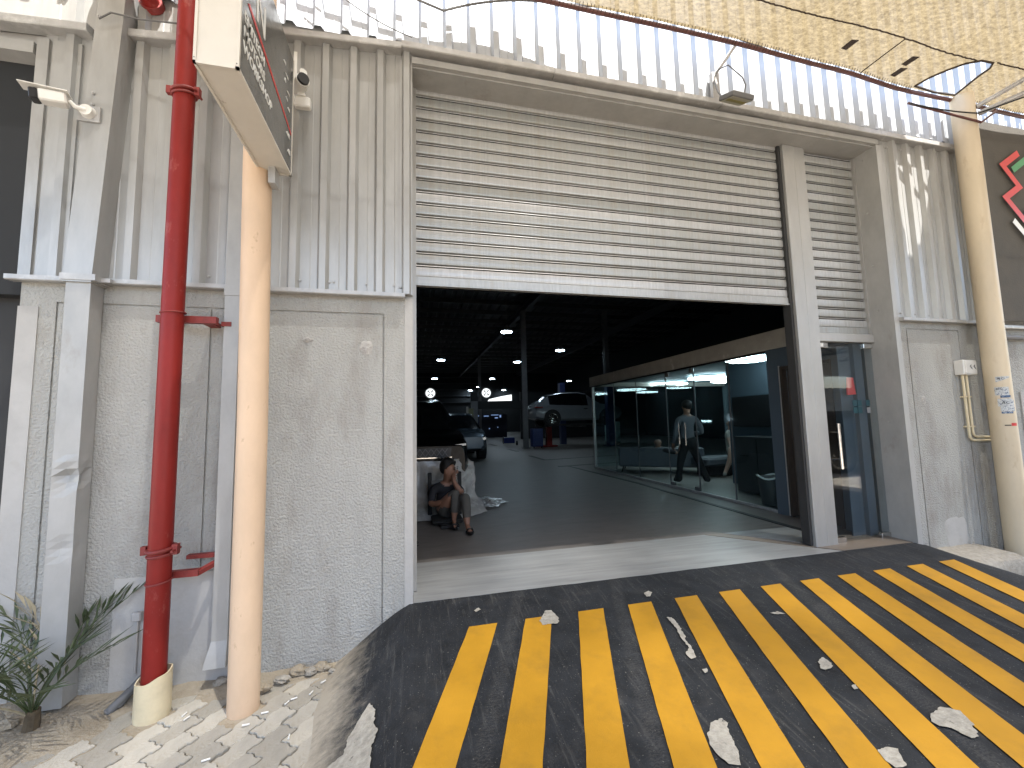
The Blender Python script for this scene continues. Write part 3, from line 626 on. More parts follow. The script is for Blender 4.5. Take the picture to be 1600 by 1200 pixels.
for x, y in ((4.1, -.42), (4.86, -.43), (4.90, -.30)): part(NET, 'net_patch', MB().prism([(x-.03, y-.05), (x+.045, y-.06), (x+.03, y+.05), (x-.04, y+.045)], net_z(x, y)-.010, net_z(x, y)-.006), m_seam)
part(NET, 'edge_pipe', MB().tube([(x, edge_y(x)+.012, net_z(x, -.2)-.03) for x in lin(-6, 11, 60)], .020, 10), m_edge)
lace = MB()
for k in range(190):
    x = .8+k*.035+random.uniform(-.006, .006)
    if 5.25 < x < 5.92: continue
    y = edge_y(x); z = net_z(x, y); lace.tube([(x, y+.014, z-.052), (x+.004, y-.012, z-.035), (x+.006, y-.03, z-.006)], .0028, 4)
stuff(part(NET, 'lacing', lace, m_seam))
# ================================================================== POLES AND PIPES
t = thing('signpost_pole', (-.975, -.32, G), 'peach painted steel pole beside the red pipe, carrying the projecting sign', 'pole')
part(t, 'shaft', MB().tube([(-.975, -.32, G-.1), (-.975, -.32, 1.3), (-.995, -.32, 3.0), (-1.0, -.32, 4.86)], .084, 32), m_creamA, True)
part(t, 'cap_bracket', MB().box(-1.06, -.92, -.36, -.28, 2.93, 2.975).box(-.90, -.86, -.42, -.33, 2.86, 2.97), m_flash)
t = thing('canopy_pole', (5.98, -.20, G), 'thick cream round pole at the right edge with torn advertising stickers', 'pole')
part(t, 'shaft', MB().tube([(5.985, -.205, G-.1), (5.985, -.205, 4.80)], .098, 36), m_creamB, True)
part(t, 'brace', MB().tube([(6.0, -.32, 4.52), (6.9, -1.6, 4.79)], .026, 10).tube([(6.02, -.30, 4.62), (6.75, -1.7, 5.05)], .024, 10), m_flash, True)
part(t, 'cross_strut', MB().tube([(5.2, -.18, 4.62), (5.98, -.34, 4.40), (6.2, -.36, 4.55)], .012, 8), m_edge, True)
def on_pole(cx, cy, rad, a0, a1, z0, z1, skew=0, n=6):
    mb = MB(); vs = []
    for k in range(n+1):
        a = a0+(a1-a0)*k/n
        for z in (z0+skew*k/n, z1): vs.append((cx+rad*math.cos(a), cy+rad*math.sin(a), z))
    mb.add(vs, [(2*k, 2*k+2, 2*k+3, 2*k+1) for k in range(n)]); return mb
m_stk = mat('sticker_paper', (.52, .54, .54), .6, 0, .2, 60, 0, 0, None, (.06, .09, .18), 75, .54, .6)
m_stkb = mat('sticker_blue', (.06, .12, .24), .6, 0, .5, 60, 0, 0, None, (.45, .48, .5), 60, .5, .6)
AV = math.atan2(-3.23+.205, -5.985)     # direction towards the viewer
def stk(a0, a1, z0, z1, mm, skew=0, txt=None, sz=.03):
    o = part(t, 'sticker', on_pole(5.985, -.205, .0988, AV+a0, AV+a1, z0, z1, skew), mm)
    if txt:
        for i, chh in enumerate(txt):
            a = AV+a0+.10+(.14)*i
            p = Vector((5.985+.1005*math.cos(a), -.205+.1005*math.sin(a), z1-sz*1.0))
            text('sticker_text', chh, sz, m_black, t, frame(p, (-math.sin(a), math.cos(a), 0), (0, 0, 1)), .0004)
stk(-.15, .95, 1.585, 1.645, m_stk, .045, 'A/C', .032)
stk(-.30, .75, 1.45, 1.535, m_stk, 0, 'A/C', .028); stk(.05, .85, 1.425, 1.449, m_stkb)
stk(-.18, .95, 1.335, 1.415, m_stk); stk(-.02, 1.15, 1.285, 1.40, m_stk, 0, 'A/C', .040); stk(0, .9, 1.262, 1.283, m_stkb)
stk(.60, 1.15, 1.135, 1.165, m_rtxt); stk(.1, .58, 1.137, 1.147, m_black, 0)
# junction pipes: red riser
t = thing('red_riser_pipe', (-1.48, -.24, G), 'red fire riser pipe with clamps standing in a cream sleeve', 'pipe')
part(t, 'pipe', MB().tube([(-1.475, -.24, G), (-1.475, -.24, 2.), (-1.465, -.24, 6.2)], .060, 28), m_red, True)
sl = MB(); n = 28; vs = []
for k in range(n):
    a = 2*PI*k/n; c_, s_ = math.cos(a), math.sin(a); zt = -.13+.022*c_+.010*s_+.004*math.sin(5*a)
    for rr, z in ((.088, G-.03), (.086, zt), (.079, zt), (.079, G+.05)): vs.append((-1.475+rr*c_, -.24+rr*s_, z))
sl.add(vs, [(4*k+j, 4*((k+1) % n)+j, 4*((k+1) % n)+j+1, 4*k+j+1) for k in range(n) for j in range(3)]); part(t, 'sleeve', sl, m_sleeve, True)
part(t, 'sleeve_fill', MB().tube([(-1.475, -.24, -.19), (-1.475, -.24, -.165)], .078, 20), m_sand)
def ring(x, y, z, r0, th, tilt=0.):
    return [(x+r0*math.cos(a), y+r0*math.sin(a), z+tilt*math.sin(a+.7)) for a in [2*PI*k/26 for k in range(27)]]
for z, tl in ((3.53, .018), (.585, .008)):
    mb = MB().tube(ring(-1.47, -.24, z, .067, 0, tl), .011, 8).tube(ring(-1.47, -.24, z-.03, .066, 0, tl), .008, 8)
    mb.box(-1.405, -1.375, -.27, -.235, z-.035, z+.025).box(-1.572, -1.545, -.255, -.225, z-.03, z+.02).tube([(-1.39, -.3, z-.01), (-1.39, -.2, z-.01)], .008, 6)
    part(t, 'coupling', mb, m_redb, True)
part(t, 'u_bolt', MB().tube(ring(-1.472, -.24, 2.03, .064, 0, .006), .005, 6), m_redb, True)
part(t, 'u_bolt', MB().tube(ring(-1.472, -.24, .40, .065, 0, .01), .005, 6), m_redb, True)
part(t, 'wall_bracket', MB().box(-1.60, -1.26, -.175, -.135, 1.985, 2.03).box(-1.36, -1.30, -.14, 0, 1.99, 2.02).box(-1.26, -1.20, -.10, -.06, 1.985, 2.015).box(-1.58, -1.52, -.135, 0, 1.99, 2.02), m_redb)
part(t, 'wall_bracket', MB().box(-1.56, -1.30, -.178, -.14, .385, .425).tube([(-1.31, -.16, .40), (-1.22, -.03, .44)], .02, 4).box(-1.42, -1.18, -.06, -.02, .46, .485), m_redb)
part(t, 'branch_elbow', MB().tube([(-1.80, .05, 4.30), (-1.80, -.10, 4.32), (-1.83, -.17, 4.38), (-1.90, -.20, 4.48), (-2.0, -.20, 4.8)], .058, 18), m_red, True)
part(t, 'pipe_collar', MB().tube([(-1.80, -.012, 4.31), (-1.80, -.055, 4.315)], .071, 18), m_redb, True)

def downpipe(name, x0, x1, yf, z0, z1, label, kick=0., dents=(), back=-.012, m=m_trim):
    t = thing(name, ((x0+x1)/2, 0, z0), label, 'downpipe')
    mb = MB(); zs = lin(z0, z1, 60); vs = []
    for z in zs:
        k = kick*sstep(z0+.16, z0, z); dn = sum(d*math.exp(-((z-zc)/.05)**2) for zc, d in dents)
        mid = (x0+x1)/2
        vs += [(x0-k*.5, back, z), (x0-k*.5, yf-k*.6, z), (mid, yf-k*.6+dn, z), (x1+k*.1, yf-k*.6+dn*.3, z), (x1+k*.1-dn*.5, (yf+back)/2, z), (x1, back, z)]
    mb.add(vs, [(6*j+i, 6*j+i+1, 6*j+7+i, 6*j+6+i) for j in range(60) for i in range(5)])
    part(t, 'duct', mb, m)
    return t
t = downpipe('square_downpipe', -2.115, -1.985, -.125, -.30, 2.275, 'dented square metal downpipe on the far left of the plaster wall', .0, ((1.02, .05), (1.08, -.014), (.6, .012)))
mb = MB(); vs = []
for z, e in ((2.235, .012), (4.03, .012), (4.6, .02)):
    xo = .085*(z-2.235)/1.8*.9
    vs += [(-2.125+xo, -.012, z), (-2.125+xo, -.13-e, z), (-1.975+xo, -.13-e, z), (-1.965+xo, -.012, z)]
mb.add(vs, [(4*j+i, 4*j+i+1, 4*j+5+i, 4*j+4+i) for j in range(2) for i in range(3)]+[(0, 1, 2, 3)]); part(t, 'upper_duct', mb, m_clad)
part(t, 'strap', MB().box(-2.135, -1.95, -.150, -.012, 2.245, 2.285).box(-1.96, -1.90, -.10, -.07, 2.25, 2.275), m_flash)
for zz in (4.05, 3.42, 3.5): link('screw', scr, t, False, (-2.03, -.145, zz))
t = downpipe('narrow_downpipe', -1.245, -1.155, -.095, -.20, 4.25, 'narrow grey downpipe behind the peach pole with a kicked-out foot', .06)
part(t, 'joint', MB().box(-1.250, -1.150, -.102, -.012, 2.20, 2.27), m_trim)
t = downpipe('corner_downpipe', 6.16, 6.29, -.13, -.25, 4.28, 'dark grey downpipe at the right corner behind the cream pole', .05, ((.3, .02),))

# ================================================================== PROJECTING SIGN
S = thing('projecting_sign', (-.88, -.78, 2.96), 'projecting white box sign with dark face and red swoosh on the peach pole', 'sign')
sx0, sx1, sy0, sy1, sz0, sz1 = -.975, -.79, -1.20, -.33, 2.965, 3.80
part(S, 'casing', MB().box(sx0+.006, sx1-.004, sy0+.006, sy1, sz0+.006, sz1), m_signw)
e = .012
part(S, 'edge_trim', MB().box(sx0, sx0+e, sy0, sy0+e, sz0, sz1).box(sx1-e, sx1+.003, sy0, sy0+e, sz0, sz1).box(sx0, sx1+.003, sy0, sy0+e, sz0, sz0+e).box(sx0, sx0+e, sy0+e, sy1, sz0, sz0+e).box(sx1-e, sx1+.003, sy0+e, sy1, sz0, sz0+e).box(sx1-e, sx1+.003, sy1-e, sy1, sz0+e, sz1).box(sx0, sx1+.003, sy1-e, sy1+.002, sz0, sz0+e), m_signw)
part(S, 'face_panel', MB().box(sx1-.003, sx1, sy0+.012, sy1-.012, sz0+.012, sz1-.01), m_signf)
for y, z in ((sy0+.004, 2.985), (sy0+.004, 3.03)): pass
for (x, y, z) in ((sx0+.006, sy0, 2.99), (sx1-.006, sy0, 2.99), (sx0+.006, sy0, 3.35)): part(S, 'rivet', MB().tube([(x, y+.001, z), (x, y-.003, z)], .0022, 6), m_wire)
fx = sx1+.0015
def sgn(s, y, z, size, sxx=1., bold=.0): return text('lettering', s, size, m_wtxt, S, frame((fx, y, z), (0, 1, 0), (0, 0, 1)), .0012, sxx, bold)
sgn('EMITECH', -1.155, 3.265, .075, .92, .0010); sgn('MOTORS', -1.155, 3.185, .075, .95, .0010); sgn('WORKSHOP', -1.155, 3.105, .075, .98, .0010)
sgn('N', -1.02, 3.42, .26, .75, .002)
part(S, 'red_swoosh', MB().prism([(-1.12, 3.385), (-1.10, 3.405), (-.36, 3.25), (-.36, 3.235)], fx-.001, fx+.0012, 'x'), m_rtxt)
for (y, z, a, b) in ((-.56, 3.60, .05, .02), (-.52, 3.55, .07, .014), (-.53, 3.49, .03, .03), (-.48, 3.46, .06, .015), (-.50, 3.40, .05, .016), (-.455, 3.36, .05, .02), (-.47, 3.18, .075, .03), (-.43, 3.08, .06, .034)):
    part(S, 'white_mark', MB().prism([(y, z), (y+a, z+.004), (y+a*.9, z+b), (y+a*.3, z+b*.8)], fx-.001, fx+.001, 'x'), m_wtxt)

# ================================================================== CCTV, FLOODLIGHT, BOX, WIRES
t = thing('security_camera', (-2.05, -.15, 3.40), 'white bullet security camera on the square downpipe, pointing left', 'camera')
def oriented(mb, o, x, y):
    m = frame(o, x, y); mb.v = [tuple(m @ Vector(v)) for v in mb.v]; return mb
ax, ay = (-1, -.30, -.12), (.3, -1, 0)
ay = Vector(ay)-Vector(ax).normalized()*Vector(ay).dot(Vector(ax).normalized())
o_ = (-2.105, -.225, 3.365)
part(t, 'camera_body', oriented(MB().box(-.0, .125, -.035, .035, -.035, .038, .008), o_, ax, ay), m_white, True)
part(t, 'lens_shroud', oriented(MB().box(.126, .165, -.034, .034, -.034, .034, .006), o_, ax, ay), m_black)
part(t, 'sun_shield', oriented(MB().prism([(-.01, .041), (.205, .050), (.205, .055), (-.01, .047)], -.042, .042, 'y'), o_, ax, ay), m_white)
part(t, 'arm', MB().tube([(-2.10, -.222, 3.37), (-2.075, -.21, 3.345), (-2.04, -.185, 3.35)], .013, 10), m_white, True)
part(t, 'base', MB().tube([(-2.04, -.158, 3.352), (-2.04, -.19, 3.352)], [.042, .036], 16), m_white, True)
part(t, 'junction_box', MB().box(-2.10, -1.98, -.158, -.1445, 3.295, 3.40), m_flash)
t = thing('security_camera', (-.79, -.06, 3.75), 'white bullet security camera on the cladding right of the sign, facing the viewer', 'camera')
part(t, 'base', MB().box(-.85, -.74, -.10, -.045, 3.655, 3.735, .008), m_white)
part(t, 'camera_body', MB().tube([(-.835, -.06, 3.785), (-.825, -.085, 3.785), (-.765, -.20, 3.780)], [.030, .045, .046], 20), m_white, True)
part(t, 'lens_shroud', MB().tube([(-.7645, -.201, 3.78), (-.755, -.219, 3.779)], [.040, .038], 20), m_black, True)
part(t, 'sun_shield', MB().tube([(-.83, -.075, 3.835), (-.76, -.21, 3.832)], [.022, .026], 8), m_white, True)
part(t, 'swivel', MB().tube([(-.80, -.09, 3.73), (-.805, -.10, 3.77)], [.035, .025], 12), m_white, True)
part(t, 'bracket', MB().box(-.87, -.845, -.052, -.03, 3.70, 4.12), m_white)
t = thing('flood_light', (2.85, -.2, 4.25), 'square floodlight hanging under a bent metal arm above the shutter', 'floodlight')
part(t, 'arm', MB().box(2.815, 2.895, -.085, -.045, 4.335, 4.62).tube([(2.855, -.065, 4.60), (3.0, -.21, 4.825)], .018, 4), m_flash)
fo = frame((2.83, -.33, 4.12), (1, .10, .05), (-.08, .86, .36))
def lo(mb): mb.v = [tuple(fo @ Vector(v)) for v in mb.v]; return mb
part(t, 'lamp_housing', lo(MB().box(-.125, .125, -.085, .085, .0, .045, .008)), m_wire)
part(t, 'reflector', lo(MB().box(-.112, .112, -.072, .072, -.003, -.0005)), mat('dull_reflector', (.42, .40, .31), .35, .3, .1, 20))
part(t, 'led_strip', lo(MB().box(-.10, .10, -.02, .02, -.006, -.0032)), mat('led_strip', (.26, .23, .06), .5))
part(t, 'cable', MB().tube([(2.84, -.07, 4.55), (2.86, -.12, 4.62), (2.90, -.2, 4.60), (2.97, -.28, 4.42), (2.98, -.30, 4.33), (2.96, -.29, 4.22), (2.9, -.3, 4.16)], .006, 6).tube([(2.83, -.09, 4.52), (2.80, -.16, 4.35), (2.77, -.27, 4.15)], .008, 6), m_wire)
t = thing('junction_box', (5.86, -.03, 1.60), 'grey electrical box with two conduits on the right plaster wall', 'electrical box')
part(t, 'box', MB().box(5.73, 5.93, -.085, .0, 1.685, 1.845, .006), m_white)
part(t, 'lid', MB().box(5.745, 5.915, -.092, -.084, 1.70, 1.83), m_white)
for k in range(2): part(t, 'mark', MB().prism([(5.80+k*.055, 1.77), (5.835+k*.055, 1.795), (5.83+k*.055, 1.77), (5.85+k*.055, 1.74), (5.825+k*.055, 1.755), (5.815+k*.055, 1.775)], -.0935, -.0915, 'y'), m_wire)
for k, (x, zb) in enumerate(((5.795, .985), (5.85, 1.02))):
    part(t, 'conduit', MB().tube([(x, -.03, 1.69), (x, -.03, zb+.06), (x+.006, -.03, zb+.03), (x+.025, -.03, zb+.008), (x+.06, -.03, zb), (6.165, -.03, zb-.01)], .0125, 12), m_sleeve, True)
    for z in (1.45, 1.13): part(t, 'clip', MB().box(x-.022, x+.022, -.045, .0, z-.008, z+.008), m_sleeve)
t = thing('wall_socket', (-1.69, -.01, .12), 'small white cap box with a thin pipe low on the left wall', 'electrical box')
part(t, 'cap', MB().box(-1.715, -1.665, -.04, -.006, .10, .155, .006), m_pls)
part(t, 'thin_pipe', MB().tube([(-1.69, -.016, .10), (-1.69, -.016, -.22)], .008, 8), m_pls)
tag(MB().tube([(-1.56, -.05, -.15), (-1.66, -.10, -.27), (-1.70, -.14, -.33)], .022, 10).tube([(-1.66, -.10, -.27), (-1.735, -.17, -.345)], .025, 10).build('hose_stub', m_wire, None, True), 'grey pipe stub coming out of the sand beside the red pipe', 'pipe')
tag(MB().tube([(-2.02, -.16, 4.02), (-1.95, -.17, 4.07), (-1.8, -.15, 4.075), (-1.5, -.17, 4.08), (-1.2, -.16, 4.15), (-.95, -.14, 4.3)], .006, 6).build('grey_cable', m_wire), 'thin grey cable running past the red pipe above the flashing', 'cable')
def sag(a, b, d, n=16): return [tuple(Vector(a).lerp(Vector(b), i/n)-Vector((0, 0, d*4*(i/n)*(1-i/n)))) for i in range(n+1)]
tag(MB().tube(sag((-.9, -.15, 4.95), (.25, -.10, 4.66), .02)+sag((.25, -.10, 4.66), (1.0, -.16, 4.86), -.035)[1:]+[(1.6, -.2, 4.9), (2.9, -.22, 4.90), (3.4, -.22, 4.82)], .010, 6).build('black_cable', m_wire), 'black cable sagging across the sunlit cladding to the net edge', 'cable')
tag(MB().tube(sag((-.75, -.12, 4.75), (.0, -.11, 4.36), .06), .004, 6).build('thin_cable', m_wire), 'thin wire drooping to the flashing right of the sign', 'cable')
tag(MB().tube(sag((5.95, -.34, 4.50), (7.6, -2.4, 4.70), .02), .008, 6).tube(sag((5.2, -.2, 4.60), (5.95, -.34, 4.50), .02), .008, 6).build('pole_cable', m_black), 'black cable stretched from the cream pole towards the upper right', 'cable')

# ================================================================== PALM AND PLANTS
def palm(loc, s, n, label, seed):
    rnd = random.Random(seed); t = thing('young_palm', loc, label, 'palm', None)
    part(t, 'stem', MB().tube([(loc[0], loc[1], loc[2]-.05), (loc[0]+.01, loc[1], loc[2]+.10*s)], [.04*s, .028*s], 8), m_bark, True)
    for k in range(n):
        az = 2*PI*k/n*1.0+rnd.uniform(-.3, .3); el = rnd.uniform(.75, 1.35); ln = s*rnd.uniform(.42, .68)
        if math.sin(az) > .35: el = 1.25
        d = Vector((math.cos(az)*math.cos(el), math.sin(az)*math.cos(el), math.sin(el))); p = Vector(loc)+Vector((0, 0, .06*s)); pts = []
        for i in range(11):
            pts.append(p.copy()); p = p+d*ln/10; d = (d+Vector((math.cos(az)*.06, math.sin(az)*.06, -.055))).normalized()
        for q in pts:
            if q.y > -.03: q.y = -.03
        mb = MB().tube(pts, [.006*s*(1-.08*i) for i in range(11)], 5)
        for i in range(3, 11):
            tg = (pts[i]-pts[i-1]).normalized(); sd = tg.cross(Vector((0, 0, 1))).normalized()
            for sg in (-1, 1):
                l = s*rnd.uniform(.13, .22); a = (tg*.9+sd*sg*rnd.uniform(.45, .8)+Vector((0, 0, rnd.uniform(.0, .35)))).normalized()
                b = pts[i]; m_ = b+a*l*.5; e_ = b+a*l+Vector((0, 0, -.015)); wv = a.cross(Vector((0, 0, 1))).normalized()*.0082*s
                for q in (m_, e_):
                    if q.y > -.015: q.y = -.015
                mb.add([b, m_+wv, e_, m_-wv], [(0, 1, 2, 3)])
        part(t, 'frond', mb, m_leafd if (k % 5 == 4) else m_leaf)
    return t
palm((-2.06, -.22, G+.01), 1.05, 14, 'young date palm growing in the sand at the foot of the left wall', 3)
palm((-2.34, -.42, G+.0), .85, 13, 'bluish clump of palm fronds at the far left edge', 5)

# ================================================================== NEIGHBOURS
N1 = thing('left_neighbour_unit', (-5, 0, 0), 'dark open workshop bay at the far left edge', 'building')
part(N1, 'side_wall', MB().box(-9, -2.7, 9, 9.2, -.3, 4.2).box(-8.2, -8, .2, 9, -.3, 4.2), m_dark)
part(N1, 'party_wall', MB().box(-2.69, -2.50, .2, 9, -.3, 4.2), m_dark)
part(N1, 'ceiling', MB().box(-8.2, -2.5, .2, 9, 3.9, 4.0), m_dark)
for k in range(7): part(N1, 'ceiling_beam', MB().box(-8, -2.7, 1.2+k*1.1, 1.34+k*1.1, 3.45, 3.6), m_col)
for k in range(9): part(N1, 'ceiling_joist', MB().box(-8, -2.7, .75+k*.33, .80+k*.33, 3.80, 3.895), m_col)
part(N1, 'shutter_box', MB().box(-6.5, -2.45, .22, .6, 3.62, 3.88), m_purl)
part(N1, 'shutter_rail', MB().tube([(-6.5, .15, 3.42), (-2.46, .15, 3.42)], .03, 8).tube([(-6.5, .15, 3.32), (-2.46, .15, 3.32)], .02, 8), m_wire)
part(N1, 'head_trim', MB().box(-6.5, -2.46, -.02, .1, 3.82, 3.90), m_trim)
part(N1, 'floor', MB().add([(-8.2, .0, -.3), (-2.5, 0, -.3), (-2.5, 9, -.3), (-8.2, 9, -.3)], [(0, 1, 2, 3)]), m_floor)
part(N1, 'partition', MB().box(-6.2, -3.70, 2.0, 2.1, -.3, 1.72).box(-6.2, -3.66, 1.97, 2.0, 1.66, 1.80), m_col)
part(N1, 'red_door', MB().box(-4.9, -4.02, 1.95, 1.99, -.28, 1.42), m_red)
part(N1, 'red_post', MB().tube([(-3.72, 2.05, 1.75), (-3.72, 2.05, 2.5)], .035, 8), m_red)
part(N1, 'hand_rail', MB().tube([(-6, 2.05, 2.12), (-3.3, 2.05, 2.08)], .018, 8).tube([(-6, 2.05, 2.5), (-3.3, 2.05, 2.44)], .018, 8), m_flash)
for x, y in ((-4.6, 4.), (-5.0, 6.5)): part(N1, 'tube_light', MB().box(x-.5, x+.6, y, y+.06, 3.2, 3.24), emit('tube_glow', (1, .98, .92), 2.5))
N2 = thing('right_neighbour_unit', (8, 0, 0), 'neighbouring unit at the right edge with plastered base wall', 'building')
part(N2, 'plaster_wall', MB().box(6.30, 10.5, .02, .2, -.5, 2.25), m_pl)
part(N2, 'ledge_flashing', MB().sweep([(a+.02, b-.03) for a, b in fl], 6.31, 10.5), m_flash)
part(N2, 'sill_pipe', MB().tube([(6.4, -.03, 2.12), (10, -.03, 2.12)], .025, 8), m_wire)
part(N2, 'render_margin', MB().box(6.75, 10, .005, .1, -.5, 1.5), m_pls)
BN = thing('dark_banner', (8.4, -.04, 3.4), 'dark printed mesh banner with red and green zigzag logo at the right edge', 'banner')
m_ban = mat('banner_mesh', (.075, .067, .055), .85, 0, .15, 5, .2, 60)
mb = MB(); xs = lin(6.32, 10.4, 40); zs = lin(2.30, 4.70, 16); vs = [(x, -.075+.012*noise.noise(Vector((x*1.4, z*.8, 3))), z) for z in zs for x in xs]
mb.add(vs, [(j*41+i, j*41+i+1, j*41+42+i, j*41+41+i) for j in range(16) for i in range(40)]); part(BN, 'cloth', mb, m_ban, True)
hem = MB()
for k in range(26): hem.tube([(6.6+k*.12, -.07, 4.60), (6.62+k*.12, -.065, 4.78)], .004, 4)
stuff(part(BN, 'lacing', hem, m_wtxt))
def stroke(p, wd):  # mitred polyline ribbon in x,z
    L_ = []; Rr = []
    for i, a in enumerate(p):
        d0 = (Vector(a)-Vector(p[i-1])).normalized() if i else (Vector(p[1])-Vector(a)).normalized()
        d1 = (Vector(p[i+1])-Vector(a)).normalized() if i+1 < len(p) else d0
        t_ = (d0+d1).normalized(); nn = Vector((-t_.y, t_.x)); k = wd/2/max(.35, nn.dot(Vector((-d0.y, d0.x))))
        L_.append(Vector(a)+nn*k); Rr.append(Vector(a)-nn*k)
    return L_, Rr
def ribbon(name, p, wd, mm, y):
    L_, Rr = stroke(p, wd); mb = MB(); vs = []
    for a, b in zip(L_, Rr): vs += [(a.x, y, a.y), (b.x, y, b.y)]
    mb.add(vs, [(2*i, 2*i+1, 2*i+3, 2*i+2) for i in range(len(p)-1)]); part(BN, name, mb, mm)
ribbon('red_zigzag', [(7.06, 4.36), (6.76, 4.17), (7.00, 3.93), (6.74, 3.77), (7.06, 3.47)], .075, m_rtxt, -.094)
ribbon('green_zigzag', [(6.92, 4.13), (7.28, 4.36), (7.58, 4.13), (7.32, 3.9)], .075, m_gtxt, -.094)
ribbon('white_letter_stroke', [(6.82, 3.50), (7.22, 3.14), (7.06, 3.66)], .075, m_wtxt, -.0945)
ribbon('white_letter_stroke', [(7.34, 3.66), (7.34, 3.15)], .07, m_wtxt, -.0945)
# sheds across the lane (seen only mirrored in the glass door)
N3 = thing('opposite_building', (2, -19, G), 'pale corrugated workshop across the lane, mirrored in the glass door', 'building')
part(N3, 'wall', MB().box(-16, 8, -19.4, -19, G, 4.6), m_trim)
for k in range(3): part(N3, 'open_bay', MB().box(-14+k*7, -9+k*7, -19.02, -18.9, G, 3.1), m_dark)
N4 = thing('opposite_shed', (16, -9, G), 'open truss-roofed shed across the lane, mirrored in the glass door', 'shed')
part(N4, 'back_wall', MB().box(8.5, 27, -13.2, -13, G, 2.6), m_trim)
part(N4, 'roof_sheet', MB().box(8.5, 27, -13.2, -6.9, 4.75, 4.82), m_clad)
part(N4, 'gable_band', MB().box(8.5, 27, -13.1, -13.0, 3.2, 4.7), m_flash)
for k in range(6):
    x = 9.5+k*3
    part(N4, 'roof_truss', MB().tube([(x, -13, 4.6), (x, -7, 4.6)], .05, 6).tube([(x, -13, 4.0), (x, -7, 4.0)], .05, 6).tube([(x, -12.8, 4.0), (x, -11.8, 4.6), (x, -10.8, 4.0), (x, -9.8, 4.6), (x, -8.8, 4.0), (x, -7.8, 4.6), (x, -7, 4.0)], .035, 6), m_col)
    part(N4, 'shed_post', MB().box(x-.07, x+.07, -7.07, -6.93, G, 4.0), m_col)

# ================================================================== OFFICE
OF = thing('glass_office', (6.8, 4, 0), 'glass-fronted office box with raw gypsum fascia inside the workshop', 'office')
X0 = 4.76
part(OF, 'fascia', MB().box(X0-.03, X0+.10, .33, 7.30, 2.19, 2.44).box(X0+.1, 9, 7.2, 7.3, 2.19, 2.44), m_fascia)
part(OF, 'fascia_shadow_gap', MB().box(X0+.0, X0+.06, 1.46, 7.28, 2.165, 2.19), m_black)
part(OF, 'ceiling', MB().box(X0+.1, 9, .33, 7.25, 2.30, 2.36), m_teal)
part(OF, 'blue_wall', MB().box(X0-.012, X0+.1, .30, .56, -.01, 2.19).box(X0-.012, X0+.1, 1.26, 1.46, -.01, 2.19).box(X0-.012, X0+.1, .56, 1.26, 1.94, 2.19), m_blue)
dr = part(OF, 'door_leaf', MB().box(X0+.06, X0+.095, .60, 1.22, 0, 1.91), m_wood)
part(OF, 'door_frame', MB().box(X0-.02, X0+.06, .565, .60, 0, 1.938).box(X0-.02, X0+.06, 1.222, 1.255, 0, 1.938).box(X0-.02, X0+.06, .6, 1.222, 1.905, 1.938), m_wood)
part(OF, 'frame_edge', MB().box(X0-.024, X0-.012, 1.256, 1.27, 0, 1.95), m_flash)
for y0, y1 in ((6.04, 7.2), (4.99, 6.02), (3.88, 4.97), (3.05, 3.86), (2.235, 3.03), (1.47, 2.215)):
    part(OF, 'glass_pane', MB().box(X0+.02, X0+.032, y0, y1, .03, 2.165), g_off)
part(OF, 'glass_pane', MB().box(X0+.1, 8.9, 7.22, 7.232, .03, 2.165), g_off)
for y in (6.03, 4.98, 3.87, 3.04, 2.225): part(OF, 'pane_joint', MB().box(X0+.018, X0+.034, y-.009, y+.009, .03, 2.165), m_col)
part(OF, 'base_rail', MB().box(X0-.0, X0+.05, 1.46, 7.25, -.008, .028), m_flash)
part(OF, 'corner_post', MB().box(X0+.0, X0+.06, 7.2, 7.26, 0, 2.165), m_flash)
part(OF, 'end_rail', MB().box(X0+.012, X0+.04, 1.458, 1.472, 0, 2.165), m_flash)
for y in (3.28, 3.46): part(OF, 'door_pull', MB().tube([(X0-.03, y, .80), (X0-.03, y, 1.20)], .010, 8).tube([(X0-.03, y, .86), (X0+.02, y, .86)], .006, 6).tube([(X0-.03, y, 1.13), (X0+.02, y, 1.13)], .006, 6), m_steel, True)
for y in (3.10, 3.80): part(OF, 'patch_fitting', MB().box(X0+.008, X0+.044, y-.06, y+.06, .03, .09), m_col); part(OF, 'patch_fitting', MB().box(X0+.008, X0+.044, y-.04, y+.04, 2.08, 2.16), m_col)
part(OF, 'back_wall', MB().box(9, 9.1, .33, 7.3, 0, 2.4).box(5.0, 9, .33, .4, 0, 2.4), m_teal)
part(OF, 'wall_shelf', MB().box(8.7, 8.98, 4.6, 6.8, 1.30, 1.34).box(8.7, 8.98, 4.6, 6.8, .75, .79), m_col)
def hexlight(c, rx, ry, nm='ceiling_light'):
    mb = MB(); p = [(c[0]+rx*math.cos(a), c[1]+ry*math.sin(a), 2.235) for a in [PI/6+2*PI*k/6 for k in range(7)]]
    for a, b in zip(p, p[1:]): mb.tube([a, b], .022, 6)
    return part(OF, nm, mb, m_led)
hexlight((7.0, 7.0), .50, .40); hexlight((7.0, 5.4), .45, .45); hexlight((6.55, 3.4), .5, .5); hexlight((5.45, 2.5), .34, .34); hexlight((8.2, 6.2), .4, .3); hexlight((8.3, 4.2), .4, .3)
part(OF, 'lit_sign', MB().box(8.96, 8.985, 6.2, 6.6, 1.12, 1.19), m_led)
t = thing('wall_television', (6.2, 3.1, 1.35), 'flat black television on the wall behind the office glass', 'television')
part(t, 'screen', MB().box(5.96, 5.99, 2.62, 3.52, 1.10, 1.66, .006), m_black)
part(t, 'mount', MB().box(5.99, 6.07, 2.95, 3.2, 1.25, 1.5), m_col)
part(OF, 'television_wall', MB().box(6.07, 6.15, 1.3, 3.75, 0, 2.3), m_blue)
